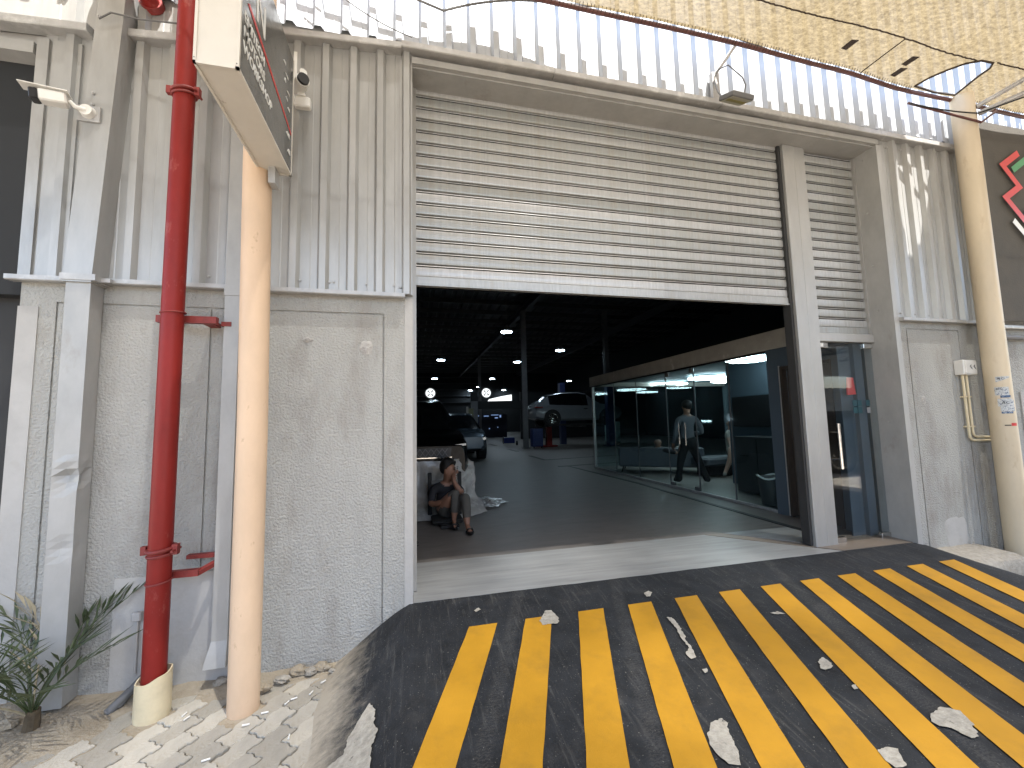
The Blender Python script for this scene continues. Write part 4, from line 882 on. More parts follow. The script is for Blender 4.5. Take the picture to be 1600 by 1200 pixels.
t = thing('low_cabinet', (5.6, 2.5, 0), 'charcoal cabinet below the television inside the office', 'cabinet')
part(t, 'carcass', MB().box(5.48, 5.95, 2.05, 2.96, .02, .92), m_cab)
part(t, 'top', MB().box(5.46, 5.97, 2.03, 2.98, .921, .945), m_cab)
for y in (2.5,): part(t, 'door_gap', MB().box(5.474, 5.479, y-.004, y+.004, .05, .9).box(5.47, 5.478, 2.7, 2.85, .62, .64), m_black)
t = thing('waste_bin', (5.1, 1.85, 0), 'black waste bin with a white bag edge behind the office glass', 'bin')
part(t, 'bin_body', MB().tube([(5.12, 1.9, .0), (5.12, 1.9, .40)], [.14, .18], 18), m_cab, True)
part(t, 'bag', MB().tube([(5.12+.18*math.cos(a), 1.9+.18*math.sin(a), .40+.02*math.sin(3*a)) for a in lin(0, 2*PI, 20)], .014, 6), m_wtxt, True)
part(OF, 'blue_panel', MB().box(4.575, 4.902, .345, .365, -.01, 2.05), m_blue)
for k, (x, z) in enumerate(((4.565, 1.44), (4.63, 1.44), (4.565, 1.365), (4.63, 1.365), (4.745, 1.44))):
    MB().box(x, x+.055, .2155, .2175, z-.065, z).build('sticker', mat('teal_notice', (.012, .055, .07), .5), gd, False, True)
MB().box(4.752, 4.80, .2155, .2175, 1.30, 1.36).build('sticker', mat('pale_notice', (.20, .21, .22), .5), gd, False, True)
tag(MB().prism([(4.60, 1.50), (4.72, 1.505), (4.70, 1.69), (4.615, 1.69)], .29, .30, 'y').build('red_pennant', m_rtxt), 'red cloth pennant hanging behind the glass door', 'pennant')
# sofa
t = thing('office_sofa', (5.9, 5.9, 0), 'dark leather sofa seen from behind through the office glass', 'sofa', None, math.atan2(-.85, 1.25))
def L_(nm, mb, mm, sm=False): return mb.build(nm, mm, t, sm, True)
L_('backrest', MB().box(-.95, .95, -.42, -.26, .14, .60, .03), m_sofa, True); L_('seat', MB().box(-.85, .85, -.25, .42, .16, .36, .04), m_sofa, True)
for sx in (-1, 1):
    L_('armrest', MB().box(sx*.90-.07, sx*.90+.07, -.25, .42, .14, .50, .03), m_sofa, True)
    for y in (-.36, .36): L_('leg', MB().tube([(sx*.85, y, .14), (sx*.90, y*1.05, 0)], [.018, .012], 8), m_black)
t = thing('lounge_bench', (6.9, 4.55, 0), 'low dark lounge seat in the office beyond the standing person', 'seat')
part(t, 'seat', MB().box(6.2, 7.3, 4.6, 5.2, .22, .40, .04), m_sofa, True); part(t, 'base', MB().box(6.3, 7.2, 4.7, 5.1, .0, .215), m_black)

# ================================================================== PEOPLE
def body(name, nodes, edges, region, mats, parent, extra=None, lvl=2):
    ks = list(nodes); ix = {k: i for i, k in enumerate(ks)}
    me = bpy.data.meshes.new(name); me.from_pydata([nodes[k][:3] for k in ks], [(ix[a], ix[b]) for a, b in edges], [])
    o = bpy.data.objects.new(name, me); C.objects.link(o)
    o.modifiers.new('skin', 'SKIN'); s = o.modifiers.new('sub', 'SUBSURF'); s.levels = lvl; s.render_levels = lvl
    sv = me.skin_vertices[0].data
    for k in ks:
        r = nodes[k][3]; sv[ix[k]].radius = r if isinstance(r, tuple) else (r, r)
    sv[0].use_root = True
    dg = bpy.context.evaluated_depsgraph_get(); m2 = bpy.data.meshes.new_from_object(o.evaluated_get(dg)); bpy.data.objects.remove(o)
    m2.name = name; m2.materials.clear()
    for mm in mats: m2.materials.append(mm)
    P = {k: Vector(nodes[k][:3]) for k in ks}
    for p in m2.polygons:
        p.use_smooth = True; best = None
        for (a, b) in edges:
            d = P[b]-P[a]; t_ = max(0, min(1, (p.center-P[a]).dot(d)/max(1e-9, d.length_squared))); dd = (P[a]+d*t_-p.center).length
            if best is None or dd < best[0]: best = (dd, region[a] if t_ < .5 else region[b])
        p.material_index = best[1]
    if extra:
        bm = bmesh.new(); bm.from_mesh(m2)
        for eb, mi in extra:
            tmp = eb.mesh('x', mats[mi], True); n0 = len(bm.faces); bm.from_mesh(tmp); bm.faces.ensure_lookup_table()
            for f in bm.faces[n0:]: f.material_index = mi; f.smooth = True
        bm.to_mesh(m2); bm.free()
    return link(name, m2, parent)
def face_bits(c, f, s, skin_i=0, hair_i=3):
    """nose, ears, eyes, brows on a head centred at c looking along f"""
    c = Vector(c); f = Vector(f).normalized(); r = f.cross(Vector((0, 0, 1))).normalized(); u = r.cross(f); out = []
    def bl(o, rad): 
        mb = MB().blob((0, 0, 0), rad, 8, 6); m = Matrix((r, f, u)).transposed().to_4x4(); m.translation = c+r*o[0]*s+f*o[1]*s+u*o[2]*s
        mb.v = [tuple(m @ Vector(v)) for v in mb.v]; return mb
    out.append((bl((0, .100, -.012), (.013*s, .020*s, .026*s)), skin_i))
    for sg in (-1, 1):
        out.append((bl((sg*.082, -.005, -.01), (.010*s, .022*s, .034*s)), skin_i))
        out.append((bl((sg*.034, .083, .018), (.012*s, .008*s, .006*s)), hair_i)); out.append((bl((sg*.034, .086, .036), (.019*s, .008*s, .005*s)), hair_i))
    out.append((bl((0, .083, -.062), (.024*s, .010*s, .006*s)), 4))
    out.append((bl((0, .066, -.092), (.032*s, .022*s, .018*s)), skin_i))
    return out
def hand(nodes, edges, reg, pre, wrist, d, side, curl, s=1., rg=0):
    """palm and five finger chains rooted in the palm"""
    w_ = Vector(wrist); d = Vector(d).normalized(); side = Vector(side); side = (side-d*side.dot(d)).normalized(); nrm = d.cross(side)*curl
    pm_ = w_+d*.045*s; nodes[pre+'p'] = (*pm_, (.030*s, .020*s)); edges.append((pre+'w', pre+'p')); reg[pre+'p'] = rg
    for i, (o, l) in enumerate(((-.026, .062), (-.009, .074), (.009, .070), (.025, .054))):
        b = w_+d*.085*s+side*o*s; k = pre+'f%d' % i
        m_ = b+(d*.75+nrm*.5).normalized()*l*.5*s; e_ = m_+(d*.25+nrm*.9).normalized()*l*.5*s
        nodes[k+'a'] = (*b, .0105*s); nodes[k+'b'] = (*m_, .0090*s); nodes[k+'c'] = (*e_, .0075*s)
        edges += [(pre+'p', k+'a'), (k+'a', k+'b'), (k+'b', k+'c')]
        for q in 'abc': reg[k+q] = rg
    b = w_+d*.03*s-side*.034*s; e_ = b+(d*.7-side*.5+nrm*.5).normalized()*.05*s
    nodes[pre+'ta'] = (*b, .012*s); nodes[pre+'tb'] = (*e_, .009*s); edges += [(pre+'p', pre+'ta'), (pre+'ta', pre+'tb')]; reg[pre+'ta'] = reg[pre+'tb'] = rg

m_lip = mat('lips', (.20, .075, .055), .5)
# seated person by the wrapped car: regions 0 skin 1 tee 2 trousers 3 dark features 4 lips
PS = thing('person', (.48, 2.3, 0), 'person in black t-shirt and grey trousers sitting low, hand at the mouth', 'person')
nd = {'pel': (.43, 2.44, .155, (.125, .10)), 'bel': (.425, 2.50, .25, (.125, .10)), 'che': (.43, 2.52, .36, (.140, .105)), 'ucs': (.435, 2.51, .435, (.120, .085)), 'nek': (.445, 2.49, .505, .050), 'hd0': (.465, 2.462, .578, (.070, .082)), 'hd1': (.478, 2.445, .665, (.092, .104)), 'hd2': (.472, 2.455, .755, (.080, .092)),
      'rs': (.275, 2.49, .425, .062), 'ra': (.245, 2.42, .335, .056), 'rsl': (.237, 2.385, .295, .052), 'rb': (.232, 2.34, .245, .043), 'rc': (.325, 2.25, .275, .038), 'Rw': (.415, 2.185, .325, .027),
      'ls': (.595, 2.51, .425, .062), 'la': (.625, 2.43, .385, .054), 'lsl': (.622, 2.37, .385, .050), 'lb': (.60, 2.26, .405, .042), 'lc': (.555, 2.285, .47, .037), 'Lw': (.522, 2.315, .530, .027),
      'h1': (.36, 2.38, .145, .10), 't1': (.40, 2.24, .26, .088), 'k1': (.525, 2.10, .435, .068), 's1': (.515, 2.10, .30, .060), 'u1': (.508, 2.10, .195, .055), 'v1': (.505, 2.10, .165, .040), 'a1': (.500, 2.095, .085, .030),
      'f1': (.500, 2.03, .045, (.036, .024)), 'g1': (.497, 1.96, .03, (.036, .016)),
      'h2': (.50, 2.38, .14, .10), 't2': (.56, 2.2, .25, .088), 'k2': (.635, 2.01, .385, .066), 's2': (.638, 1.95, .25, .060), 'u2': (.638, 1.92, .15, .055), 'v2': (.638, 1.91, .125, .040), 'a2': (.638, 1.875, .06, .030),
      'f2': (.645, 1.80, .035, (.036, .022)), 'g2': (.655, 1.73, .028, (.036, .015))}
ed = [('pel', 'bel'), ('bel', 'che'), ('che', 'ucs'), ('ucs', 'nek'), ('nek', 'hd0'), ('hd0', 'hd1'), ('hd1', 'hd2'), ('ucs', 'rs'), ('rs', 'ra'), ('ra', 'rsl'), ('rsl', 'rb'), ('rb', 'rc'), ('rc', 'Rw'), ('ucs', 'ls'), ('ls', 'la'), ('la', 'lsl'), ('lsl', 'lb'), ('lb', 'lc'), ('lc', 'Lw'),
      ('pel', 'h1'), ('h1', 't1'), ('t1', 'k1'), ('k1', 's1'), ('s1', 'u1'), ('u1', 'v1'), ('v1', 'a1'), ('a1', 'f1'), ('f1', 'g1'), ('pel', 'h2'), ('h2', 't2'), ('t2', 'k2'), ('k2', 's2'), ('s2', 'u2'), ('u2', 'v2'), ('v2', 'a2'), ('a2', 'f2'), ('f2', 'g2')]
rg = {k: 0 for k in nd}
for k in 'bel che ucs rs ra rsl ls la lsl'.split(): rg[k] = 1
for k in 'pel h1 t1 k1 s1 u1 h2 t2 k2 s2 u2'.split(): rg[k] = 2
hand(nd, ed, rg, 'R', nd['Rw'][:3], (.085, -.05, .05), (.1, .3, 1), -1)
hand(nd, ed, rg, 'L', nd['Lw'][:3], (-.03, .0, 1), (.5, -.5, 0), 1, .9)
hf = (.80, -.55, -.02)
bd = body('body', nd, ed, rg, [m_skin, m_tee, m_trou, m_hair, m_lip], PS, face_bits((.480, 2.44, .665), hf, 1.14))
def hairf(d): return 1+.07*noise.noise(d*4)
hm = MB().blob((.458, 2.476, .712), (.112, .120, .124), 20, 14, hairf)
hm.v = [(x, y, max(z, .615+1.25*max(0, (x-.46)*.8-(y-2.47)*.55+.03))) for x, y, z in hm.v]
part(PS, 'hair', hm, m_hair, True)
for nm, c in (('sandal', (.498, 2.005)), ('sandal', (.652, 1.775))):
    zb = .012 if nm == 'sandal' and c[0] < .6 else 0
    part(PS, nm, MB().blob((c[0], c[1], zb+.006), (.050, .130, .012), 14, 6).tube([(c[0]-.042, c[1]-.01, zb+.01), (c[0]-.02, c[1]-.04, zb+.055), (c[0]+.02, c[1]-.04, zb+.055), (c[0]+.042, c[1]-.01, zb+.01)], .010, 6), m_black, True)
part(PS, 'wristwatch', MB().tube([(.405+.030*math.cos(a)*.5, 2.193+.030*math.cos(a)*.6, .318+.032*math.sin(a)) for a in lin(0, 2*PI, 14)], .010, 6), m_steel, True)
# low seat with two back posts
t = thing('creeper_stool', (.43, 2.5, 0), 'low black creeper seat with two upright posts under the sitting person', 'stool')
part(t, 'seat_pad', MB().box(.24, .63, 2.2, 2.6, .02, .065, .015), m_rub, True)
for x in (.225, .63):
    part(t, 'back_post', MB().box(x-.028, x+.028, 2.62, 2.66, .03, .62, .01), m_rub)
part(t, 'back_bar', MB().box(.225, .63, 2.625, 2.65, .46, .51), m_beige)
part(t, 'foot_plate', MB().box(.34, .56, 2.05, 2.18, .0, .03), m_rub)

# standing person in the office, seen from behind
P2 = thing('person', (5.36, 4.05, 0), 'standing person in grey shirt and black trousers, back turned, in the office', 'person')
nd = {'pel': (5.33, 4.05, .82, (.15, .11)), 'bel': (5.33, 4.05, .95, (.145, .105)), 'che': (5.34, 4.05, 1.14, (.165, .11)), 'ucs': (5.34, 4.05, 1.27, (.14, .09)), 'nek': (5.35, 4.05, 1.36, .055), 'hd0': (5.36, 4.06, 1.43, .072), 'hd1': (5.365, 4.07, 1.505, (.080, .092)), 'hd2': (5.365, 4.06, 1.575, (.07, .08)),
      'rs': (5.53, 4.05, 1.25, .07), 'ra': (5.63, 4.03, 1.10, .058), 'rb': (5.67, 4.05, .98, .048), 'rc': (5.62, 4.17, .97, .042), 'Rw': (5.56, 4.27, .98, .03),
      'ls': (5.15, 4.05, 1.25, .07), 'la': (5.09, 4.03, 1.08, .058), 'lb': (5.06, 4.04, .95, .048), 'lc': (5.06, 4.11, .84, .042), 'Lw': (5.07, 4.16, .76, .03),
      'h1': (5.25, 4.06, .74, .105), 'k1': (5.18, 4.10, .42, .075), 'a1': (5.15, 4.16, .09, .052), 'f1': (5.14, 4.08, .045, .045), 'g1': (5.12, 4.26, .04, .042),
      'h2': (5.42, 4.04, .74, .105), 'k2': (5.53, 4.01, .43, .075), 'a2': (5.62, 3.93, .09, .052), 'f2': (5.63, 3.86, .045, .045), 'g2': (5.68, 4.03, .04, .042)}
ed = [('pel', 'bel'), ('bel', 'che'), ('che', 'ucs'), ('ucs', 'nek'), ('nek', 'hd0'), ('hd0', 'hd1'), ('hd1', 'hd2'), ('ucs', 'rs'), ('rs', 'ra'), ('ra', 'rb'), ('rb', 'rc'), ('rc', 'Rw'), ('ucs', 'ls'), ('ls', 'la'), ('la', 'lb'), ('lb', 'lc'), ('lc', 'Lw'), ('pel', 'h1'), ('h1', 'k1'), ('k1', 'a1'), ('a1', 'f1'), ('a1', 'g1'), ('pel', 'h2'), ('h2', 'k2'), ('k2', 'a2'), ('a2', 'f2'), ('a2', 'g2')]
rg = {k: 0 for k in nd}
for k in 'bel che ucs rs ra rb rc ls la lb lc'.split(): rg[k] = 1
for k in 'pel h1 k1 h2 k2'.split(): rg[k] = 2
for k in 'a1 f1 g1 a2 f2 g2'.split(): rg[k] = 3
hand(nd, ed, rg, 'R', nd['Rw'][:3], (-.5, .8, .1), (0, 0, 1), 1); hand(nd, ed, rg, 'L', nd['Lw'][:3], (.05, .25, -1), (0, 1, .2), 1)
body('body', nd, ed, rg, [m_skin, m_shirt, m_blackc, m_blackc, m_lip], P2, face_bits((5.365, 4.07, 1.505), (.3, .95, -.15), 1.))
hm = MB().blob((5.362, 4.05, 1.545), (.096, .106, .105), 16, 12, hairf); hm.v = [(x, y, max(z, 1.455+max(0, y-4.03)*1.0)) for x, y, z in hm.v]; part(P2, 'hair', hm, m_hair, True)
# person reclining on the sofa
P3 = thing('person', (5.8, 5.75, .35), 'bald person in a black t-shirt reclining on the office sofa', 'person')
nd = {'pel': (6.05, 5.75, .43, (.14, .11)), 'bel': (5.96, 5.74, .47, (.14, .11)), 'che': (5.83, 5.70, .50, (.15, .11)), 'ucs': (5.74, 5.67, .545, (.13, .09)), 'nek': (5.69, 5.65, .60, .055), 'hd0': (5.675, 5.64, .66, .072), 'hd1': (5.67, 5.63, .725, (.082, .09)), 'hd2': (5.66, 5.62, .785, (.07, .075)),
      'rs': (5.80, 5.50, .53, .065), 'ra': (5.90, 5.40, .50, .056), 'rb': (6.00, 5.36, .47, .045), 'rc': (6.06, 5.45, .50, .04), 'Rw': (6.10, 5.55, .53, .03),
      'ls': (5.72, 5.82, .55, .065), 'lb': (5.86, 5.95, .48, .045), 'Lw': (6.05, 5.92, .5, .03),
      'h1': (6.15, 5.68, .43, .10), 'k1': (6.30, 5.45, .60, .075), 'a1': (6.42, 5.25, .22, .045), 'g1': (6.52, 5.15, .10, .045), 'h2': (6.15, 5.85, .43, .10), 'k2': (6.48, 5.75, .60, .075), 'a2': (6.58, 5.55, .2, .045), 'g2': (6.66, 5.46, .08, .045)}
ed = [('pel', 'bel'), ('bel', 'che'), ('che', 'ucs'), ('ucs', 'nek'), ('nek', 'hd0'), ('hd0', 'hd1'), ('hd1', 'hd2'), ('ucs', 'rs'), ('rs', 'ra'), ('ra', 'rb'), ('rb', 'rc'), ('rc', 'Rw'), ('ucs', 'ls'), ('ls', 'lb'), ('lb', 'Lw'), ('pel', 'h1'), ('h1', 'k1'), ('k1', 'a1'), ('a1', 'g1'), ('pel', 'h2'), ('h2', 'k2'), ('k2', 'a2'), ('a2', 'g2')]
rg = {k: 0 for k in nd}
for k in 'bel che ucs rs ra ls'.split(): rg[k] = 1
for k in 'pel h1 k1 h2 k2'.split(): rg[k] = 2
hand(nd, ed, rg, 'R', nd['Rw'][:3], (.2, 1, .2), (1, 0, 0), 1); hand(nd, ed, rg, 'L', nd['Lw'][:3], (1, -.3, .1), (0, 1, 0), -1)
body('body', nd, ed, rg, [m_skin2, m_tee, m_beige, m_hair, m_lip], P3, face_bits((5.67, 5.63, .725), (.85, .45, .1), 1.))
# person on the lounge seat, mostly hidden by the cabinet
P4 = thing('person', (6.9, 4.8, .4), 'bare-legged person in light shorts sitting on the low lounge seat', 'person')
nd = {'pel': (7.05, 4.85, .48, (.14, .11)), 'bel': (7.08, 4.88, .62, (.13, .1)), 'che': (7.1, 4.9, .80, (.15, .1)), 'ucs': (7.1, 4.9, .92, (.13, .085)), 'nek': (7.09, 4.88, 1.0, .05), 'hd0': (7.08, 4.86, 1.07, .07), 'hd1': (7.07, 4.85, 1.14, (.08, .09)), 'hd2': (7.07, 4.86, 1.2, .07),
      'rs': (6.95, 4.82, .9, .062), 'rb': (6.88, 4.70, .72, .045), 'Rw': (6.8, 4.58, .62, .03), 'ls': (7.24, 4.98, .9, .062), 'lb': (7.2, 4.75, .7, .045), 'Lw': (7.0, 4.6, .64, .03),
      'h1': (6.98, 4.78, .47, .10), 'm1': (6.88, 4.66, .53, .078), 'k1': (6.75, 4.52, .60, .065), 'c1': (6.62, 4.44, .34, .055), 'a1': (6.46, 4.40, .12, .038), 'g1': (6.36, 4.32, .06, .042), 'h2': (7.1, 4.75, .47, .10), 'm2': (7.0, 4.6, .53, .078), 'k2': (6.9, 4.42, .60, .065), 'c2': (6.86, 4.40, .34, .055), 'a2': (6.80, 4.38, .12, .038), 'g2': (6.72, 4.28, .06, .042)}
ed = [('pel', 'bel'), ('bel', 'che'), ('che', 'ucs'), ('ucs', 'nek'), ('nek', 'hd0'), ('hd0', 'hd1'), ('hd1', 'hd2'), ('ucs', 'rs'), ('rs', 'rb'), ('rb', 'Rw'), ('ucs', 'ls'), ('ls', 'lb'), ('lb', 'Lw'), ('pel', 'h1'), ('h1', 'm1'), ('m1', 'k1'), ('k1', 'c1'), ('c1', 'a1'), ('a1', 'g1'), ('pel', 'h2'), ('h2', 'm2'), ('m2', 'k2'), ('k2', 'c2'), ('c2', 'a2'), ('a2', 'g2')]
rg = {k: 0 for k in nd}
for k in 'bel che ucs rs ls'.split(): rg[k] = 1
for k in 'pel h1 m1 h2 m2'.split(): rg[k] = 2
for k in 'g1 g2'.split(): rg[k] = 2
hand(nd, ed, rg, 'R', nd['Rw'][:3], (-.3, -1, -.2), (1, 0, 0), 1); hand(nd, ed, rg, 'L', nd['Lw'][:3], (-.6, -.6, -.1), (0, 1, 0), -1)
body('body', nd, ed, rg, [m_skin2, m_beige, m_beige, m_hair, m_lip], P4, face_bits((7.07, 4.85, 1.14), (-.8, -.6, 0), 1.))

# ================================================================== CARS
def car(t, L, W, prof, mbody, wx, wr, glassm):
    """prof: stations (x, zlow, zbelt, zroof, width factor); built nose at +x in the thing's own space"""
    hw = W/2; secs = []
    for x, zl, zb, zr, k in prof:
        g = zr-zb
        secs.append([(0, zl), (hw*k*.86, zl), (hw*k*.985, zl+.10), (hw*k, zl+(zb-zl)*.5), (hw*k*.985, zb-.06), (hw*k*.95, zb), (hw*k*(.95-.26*min(1, g/.45)), zr-.05*min(1, g/.3)), (hw*k*.62*(1 if g > .1 else 1.3), zr), (0, zr+.012)])
    n = 9; vs = []; 
    for (x, *_), s in zip(prof, secs):
        vs += [(x, y, z) for y, z in s]
    def fset(test, mb):
        for sg in (1, -1):
            mb.add([(x, y*sg, z) for x, y, z in vs], [((i*n+j), (i*n+j+1), (i*n+n+j+1), (i*n+n+j)) for i in range(len(prof)-1) for j in range(n-1) if test(i, j)])
        return mb
    def isglass(i, j):
        a = prof[i][3]-prof[i][2]; b = prof[i+1][3]-prof[i+1][2]
        return (j == 5 and min(a, b) > .25) or (j >= 6 and abs(prof[i][3]-prof[i+1][3]) > .22 and max(a, b) > .3)
    bod = fset(lambda i, j: not isglass(i, j), MB())
    for i in (0, len(prof)-1):
        bod.add([(prof[i][0], y, z) for y, z in secs[i]]+[(prof[i][0], -y, z) for y, z in secs[i][::-1]], [tuple(range(18))])
    bod.build('body', mbody, t, True, True)
    fset(isglass, MB()).build('window', glassm, t, True, True)
    for x in wx:
        for sg in (1, -1):
            y = sg*hw
            MB().tube([(x, y*.70, wr+.02), (x, y*1.004, wr+.02)], wr*1.16, 28).build('wheel_arch', m_rub, t, False, True)
            wo = MB().tube([(x, y*.78, wr), (x, y*1.012, wr)], [wr, wr*.985], 28).build('wheel', m_rub, t, True, True)
            rm = MB().tube(ringy(x, y*1.016, wr, wr*.66), .016, 6)
            for k in range(10):
                a = 2*PI*k/10; rm.tube([(x, y*1.018, wr), (x+wr*.66*math.cos(a), y*1.016, wr+wr*.66*math.sin(a))], .013, 5)
            MBm = rm; o = MBm.build('rim', m_steel, wo, False, True)
def ringy(x, y, z, r): return [(x+r*math.cos(a), y, z+r*math.sin(a)) for a in lin(0, 2*PI, 24)]
m_cblk = mat('black_car_paint', (.004, .004, .005), .2, 0, .1, 5, spec=.2)
m_cwht = mat('white_car_paint', (.20, .215, .23), .2, 0, .03, 5)
m_csil = mat('silver_blue_car_paint', (.10, .14, .18), .2, .5, .03, 5)
m_cgl = mat('car_glass', (.008, .010, .012), .06)
SUV = [(-2.30, .55, .88, .90, .80), (-2.22, .38, .98, 1.02, .92), (-1.95, .30, 1.02, 1.22, .98), (-1.55, .26, 1.02, 1.50, 1.), (-.9, .24, 1.00, 1.62, 1.), (.0, .24, .97, 1.64, 1.), (.45, .24, .96, 1.56, 1.), (1.12, .24, .98, 1.06, 1.), (1.7, .26, .96, .99, .98), (2.12, .30, .86, .90, .92), (2.30, .40, .74, .78, .80)]
# white car up on the lift, tail to the left
t = thing('lifted_white_car', (7.95, 16.6, 1.08), 'white car raised on the lift deep in the workshop', 'car')
car(t, 4.6, 1.85, SUV, m_cwht, (-1.42, 1.42), .36, m_cgl)
for sg in (-1, 1):
    MB().box(-2.28, -1.9, sg*.80-.12, sg*.80+.12, .88, .93).build('tail_light', m_red, t, False, True)
    MB().box(.2, .38, sg*.925-.01, sg*.925+.012, .80, .83).build('door_handle', m_steel, t, False, True)
t.location.z = 1.02
# black car at the entrance, nose towards the viewer
BIG = [(-2.4, .55, 1.0, 1.02, .85), (-2.3, .40, 1.15, 1.60, .95), (-1.5, .32, 1.15, 1.76, 1.), (-.3, .30, 1.13, 1.78, 1.), (.35, .30, 1.12, 1.70, 1.), (1.05, .30, 1.12, 1.18, 1.), (1.7, .32, 1.08, 1.12, .99), (2.2, .34, 1.02, 1.05, .95), (2.36, .42, .92, .95, .88)]
t = thing('black_car', (-.06, 5.35, 0), 'black car parked nose-out just inside the entrance behind the sitting person', 'car', None, R(-90))
car(t, 4.7, 1.86, BIG, m_cblk, (-1.45, 1.45), .38, m_cgl)
m_hl = mat('headlight_lens', (.55, .58, .60), .08, .6, .3, 30)
for sg in (-1, 1):
    MB().prism([(sg*.60, .93), (sg*.84, .955), (sg*.84, .985), (sg*.62, .965)], 2.18, 2.33, 'x').build('headlight', m_hl, t, False, True)
gr = MB().prism([(-.60, .80), (.60, .80), (.62, .93), (-.62, .93)], 2.33, 2.372, 'x').build('grille', m_black, t, False, True)
ms = MB()
for k in range(14):
    ms.tube([(2.378, -.56+k*.08, .81), (2.378, -.48+k*.08, .92)], .004, 4).tube([(2.378, -.48+k*.08, .81), (2.378, -.56+k*.08, .92)], .004, 4)
ms.build('grille_mesh', m_col, gr, False, True)
MB().box(2.365, 2.385, -.62, .62, .785, .797).build('chrome_strip', m_steel, t, False, True)
# clear plastic masking film wrapped round its bumper, spilling on the floor
t = thing('masking_film', (0, 2.9, 0), 'crumpled translucent plastic film wrapped over the bumper of the black car', 'plastic sheet')
mb = MB(); NX, NZ = 70, 30; vs = []
for j in range(NZ+1):
    v = j/NZ
    for i in range(NX+1):
        u = i/NX; x = -.98+u*1.90
        zt = .77+.03*math.sin(u*7)-.10*sstep(.9, 1, u); z = zt*(1-v)
        if v > .86: z = zt*.14*(1-(v-.86)/.14)**1.5
        y = 2.955-.12*sstep(.0, .4, v)-.30*sstep(.75, 1, v)+.28*sstep(.80, 1., u)**1.5
        a = 1+1.6*v; f = noise.noise(Vector((x*6*a, z*2.0, 1)))*.030+noise.noise(Vector((x*17, z*4, 5)))*.016+.02*abs(noise.noise(Vector((x*9, z*9, 8))))
        vs.append((x+f*.6+.13*sstep(.6, 1, v)*sstep(.8, 1, u), y-f, max(.004, z+f*.35*(1 if v < .97 else 0))))
mb.add(vs, [(j*(NX+1)+i, j*(NX+1)+i+1, (j+1)*(NX+1)+i+1, (j+1)*(NX+1)+i) for j in range(NZ) for i in range(NX)])
part(t, 'wrap', mb, m_plast, True)
sp_ = grid_mesh('spill', lin(.86, 1.50, 30), lin(3.0, 4.1, 36), lambda x, y: .01+.10*abs(noise.noise(Vector((x*7, y*5, 2))))*max(0, 1-((x-1.05)/.42)**2-((y-3.55)/.55)**2)+.04*abs(noise.noise(Vector((x*17, y*13, 2))))*max(0, 1-((x-1.05)/.42)**2-((y-3.55)/.55)**2), m_plast, lambda x, y: ((x-1.05)/.40)**2+((y-3.55)/.53)**2 < 1+.5*noise.noise(Vector((x*6, y*6, 0))))
link('spilled_film', sp_, t)
t = thing('parked_dark_car', (13.6, -6.2, G-.05), 'dark car parked across the lane, mirrored in the glass door', 'car', None, R(20))
car(t, 4.7, 1.86, BIG, m_cblk, (-1.45, 1.45), .38, m_cgl)
# silver car beyond
t = thing('silver_car', (1.62, 13.2, 0), 'silver-blue car parked behind the black car', 'car', None, R(-90))
car(t, 4.6, 1.85, SUV, m_csil, (-1.42, 1.42), .36, m_cgl)
for sg in (-1, 1): MB().prism([(sg*.5, .62), (sg*.84, .70), (sg*.80, .78), (sg*.52, .72)], 2.2, 2.29, 'x').build('headlight', m_hl, t, False, True)

# ================================================================== WORKSHOP EQUIPMENT
t = thing('car_lift', (7.9, 16.6, 0), 'two-post car lift holding up the white car', 'car lift')
for x, y in ((9.35, 15.35),): part(t, 'lift_post', MB().box(x-.16, x+.16, y-.14, y+.14, 0, 3.3).box(x-.3, x+.3, y-.3, y+.3, 0, .03), mat('lift_blue', (.02, .03, .09), .4))
part(t, 'lift_post', MB().box(7.75, 8.05, 17.9, 18.2, 0, 3.3), MT['lift_blue'])
part(t, 'lift_arm', MB().box(6.6, 9.4, 16.0, 16.12, 1.02, 1.10).box(6.6, 9.4, 17.1, 17.22, 1.02, 1.10).box(8.0, 8.2, 15.6, 17.9, .94, 1.02), m_purl)
for i, (x, y) in enumerate(((6.62, 16.6), (6.22, 16.9))):
    t = thing('jack_stand', (x, y, 0), ['red jack stand under the rear wheel of the lifted white car', 'red jack stand behind the blue tool cabinet'][i], 'jack stand')
    part(t, 'column', MB().box(x-.13, x+.13, y-.1, y+.1, .05, .98-.15*i), m_red); part(t, 'foot', MB().box(x-.35, x+.35, y-.3, y+.3, 0, .06), m_red)
    part(t, 'screw', MB().tube([(x-.2, y-.05, .06), (x-.2, y-.05, 1.05)], .025, 8), m_steel)
t = thing('tool_cabinet', (5.72, 15.7, 0), 'blue rolling tool cabinet beside the steel column', 'tool cabinet')
m_tb = mat('tool_blue', (.015, .03, .14), .4)
part(t, 'carcass', MB().box(5.46, 5.96, 15.5, 15.95, .08, .92, .01), m_tb)
for k in range(4): part(t, 'drawer', MB().box(5.49, 5.93, 15.485, 15.499, .14+k*.19, .30+k*.19), m_tb)
for x in (5.52, 5.9): part(t, 'castor', MB().tube([(x, 15.6, .04), (x+.03, 15.6, .04)], .04, 10), m_rub)
t = thing('white_locker', (10.6, 17.6, 0), 'pale green-white locker behind the lifted car', 'locker')
part(t, 'carcass', MB().box(10.2, 10.9, 17.3, 17.7, .1, 1.15), mat('locker_paint', (.35, .43, .41), .5)); part(t, 'leg_frame', MB().box(10.2, 10.9, 17.3, 17.7, 0, .08), m_col)
t = thing('parts_trolley', (4.9, 19.5, 0), 'low blue parts trolley on the floor left of the column', 'trolley')
part(t, 'tray', MB().box(4.75, 5.35, 18.6, 19.0, .12, .42, .02), m_tb); part(t, 'handle', MB().tube([(4.72, 18.6, .1), (4.72, 18.6, .5)], .03, 8), m_steel)
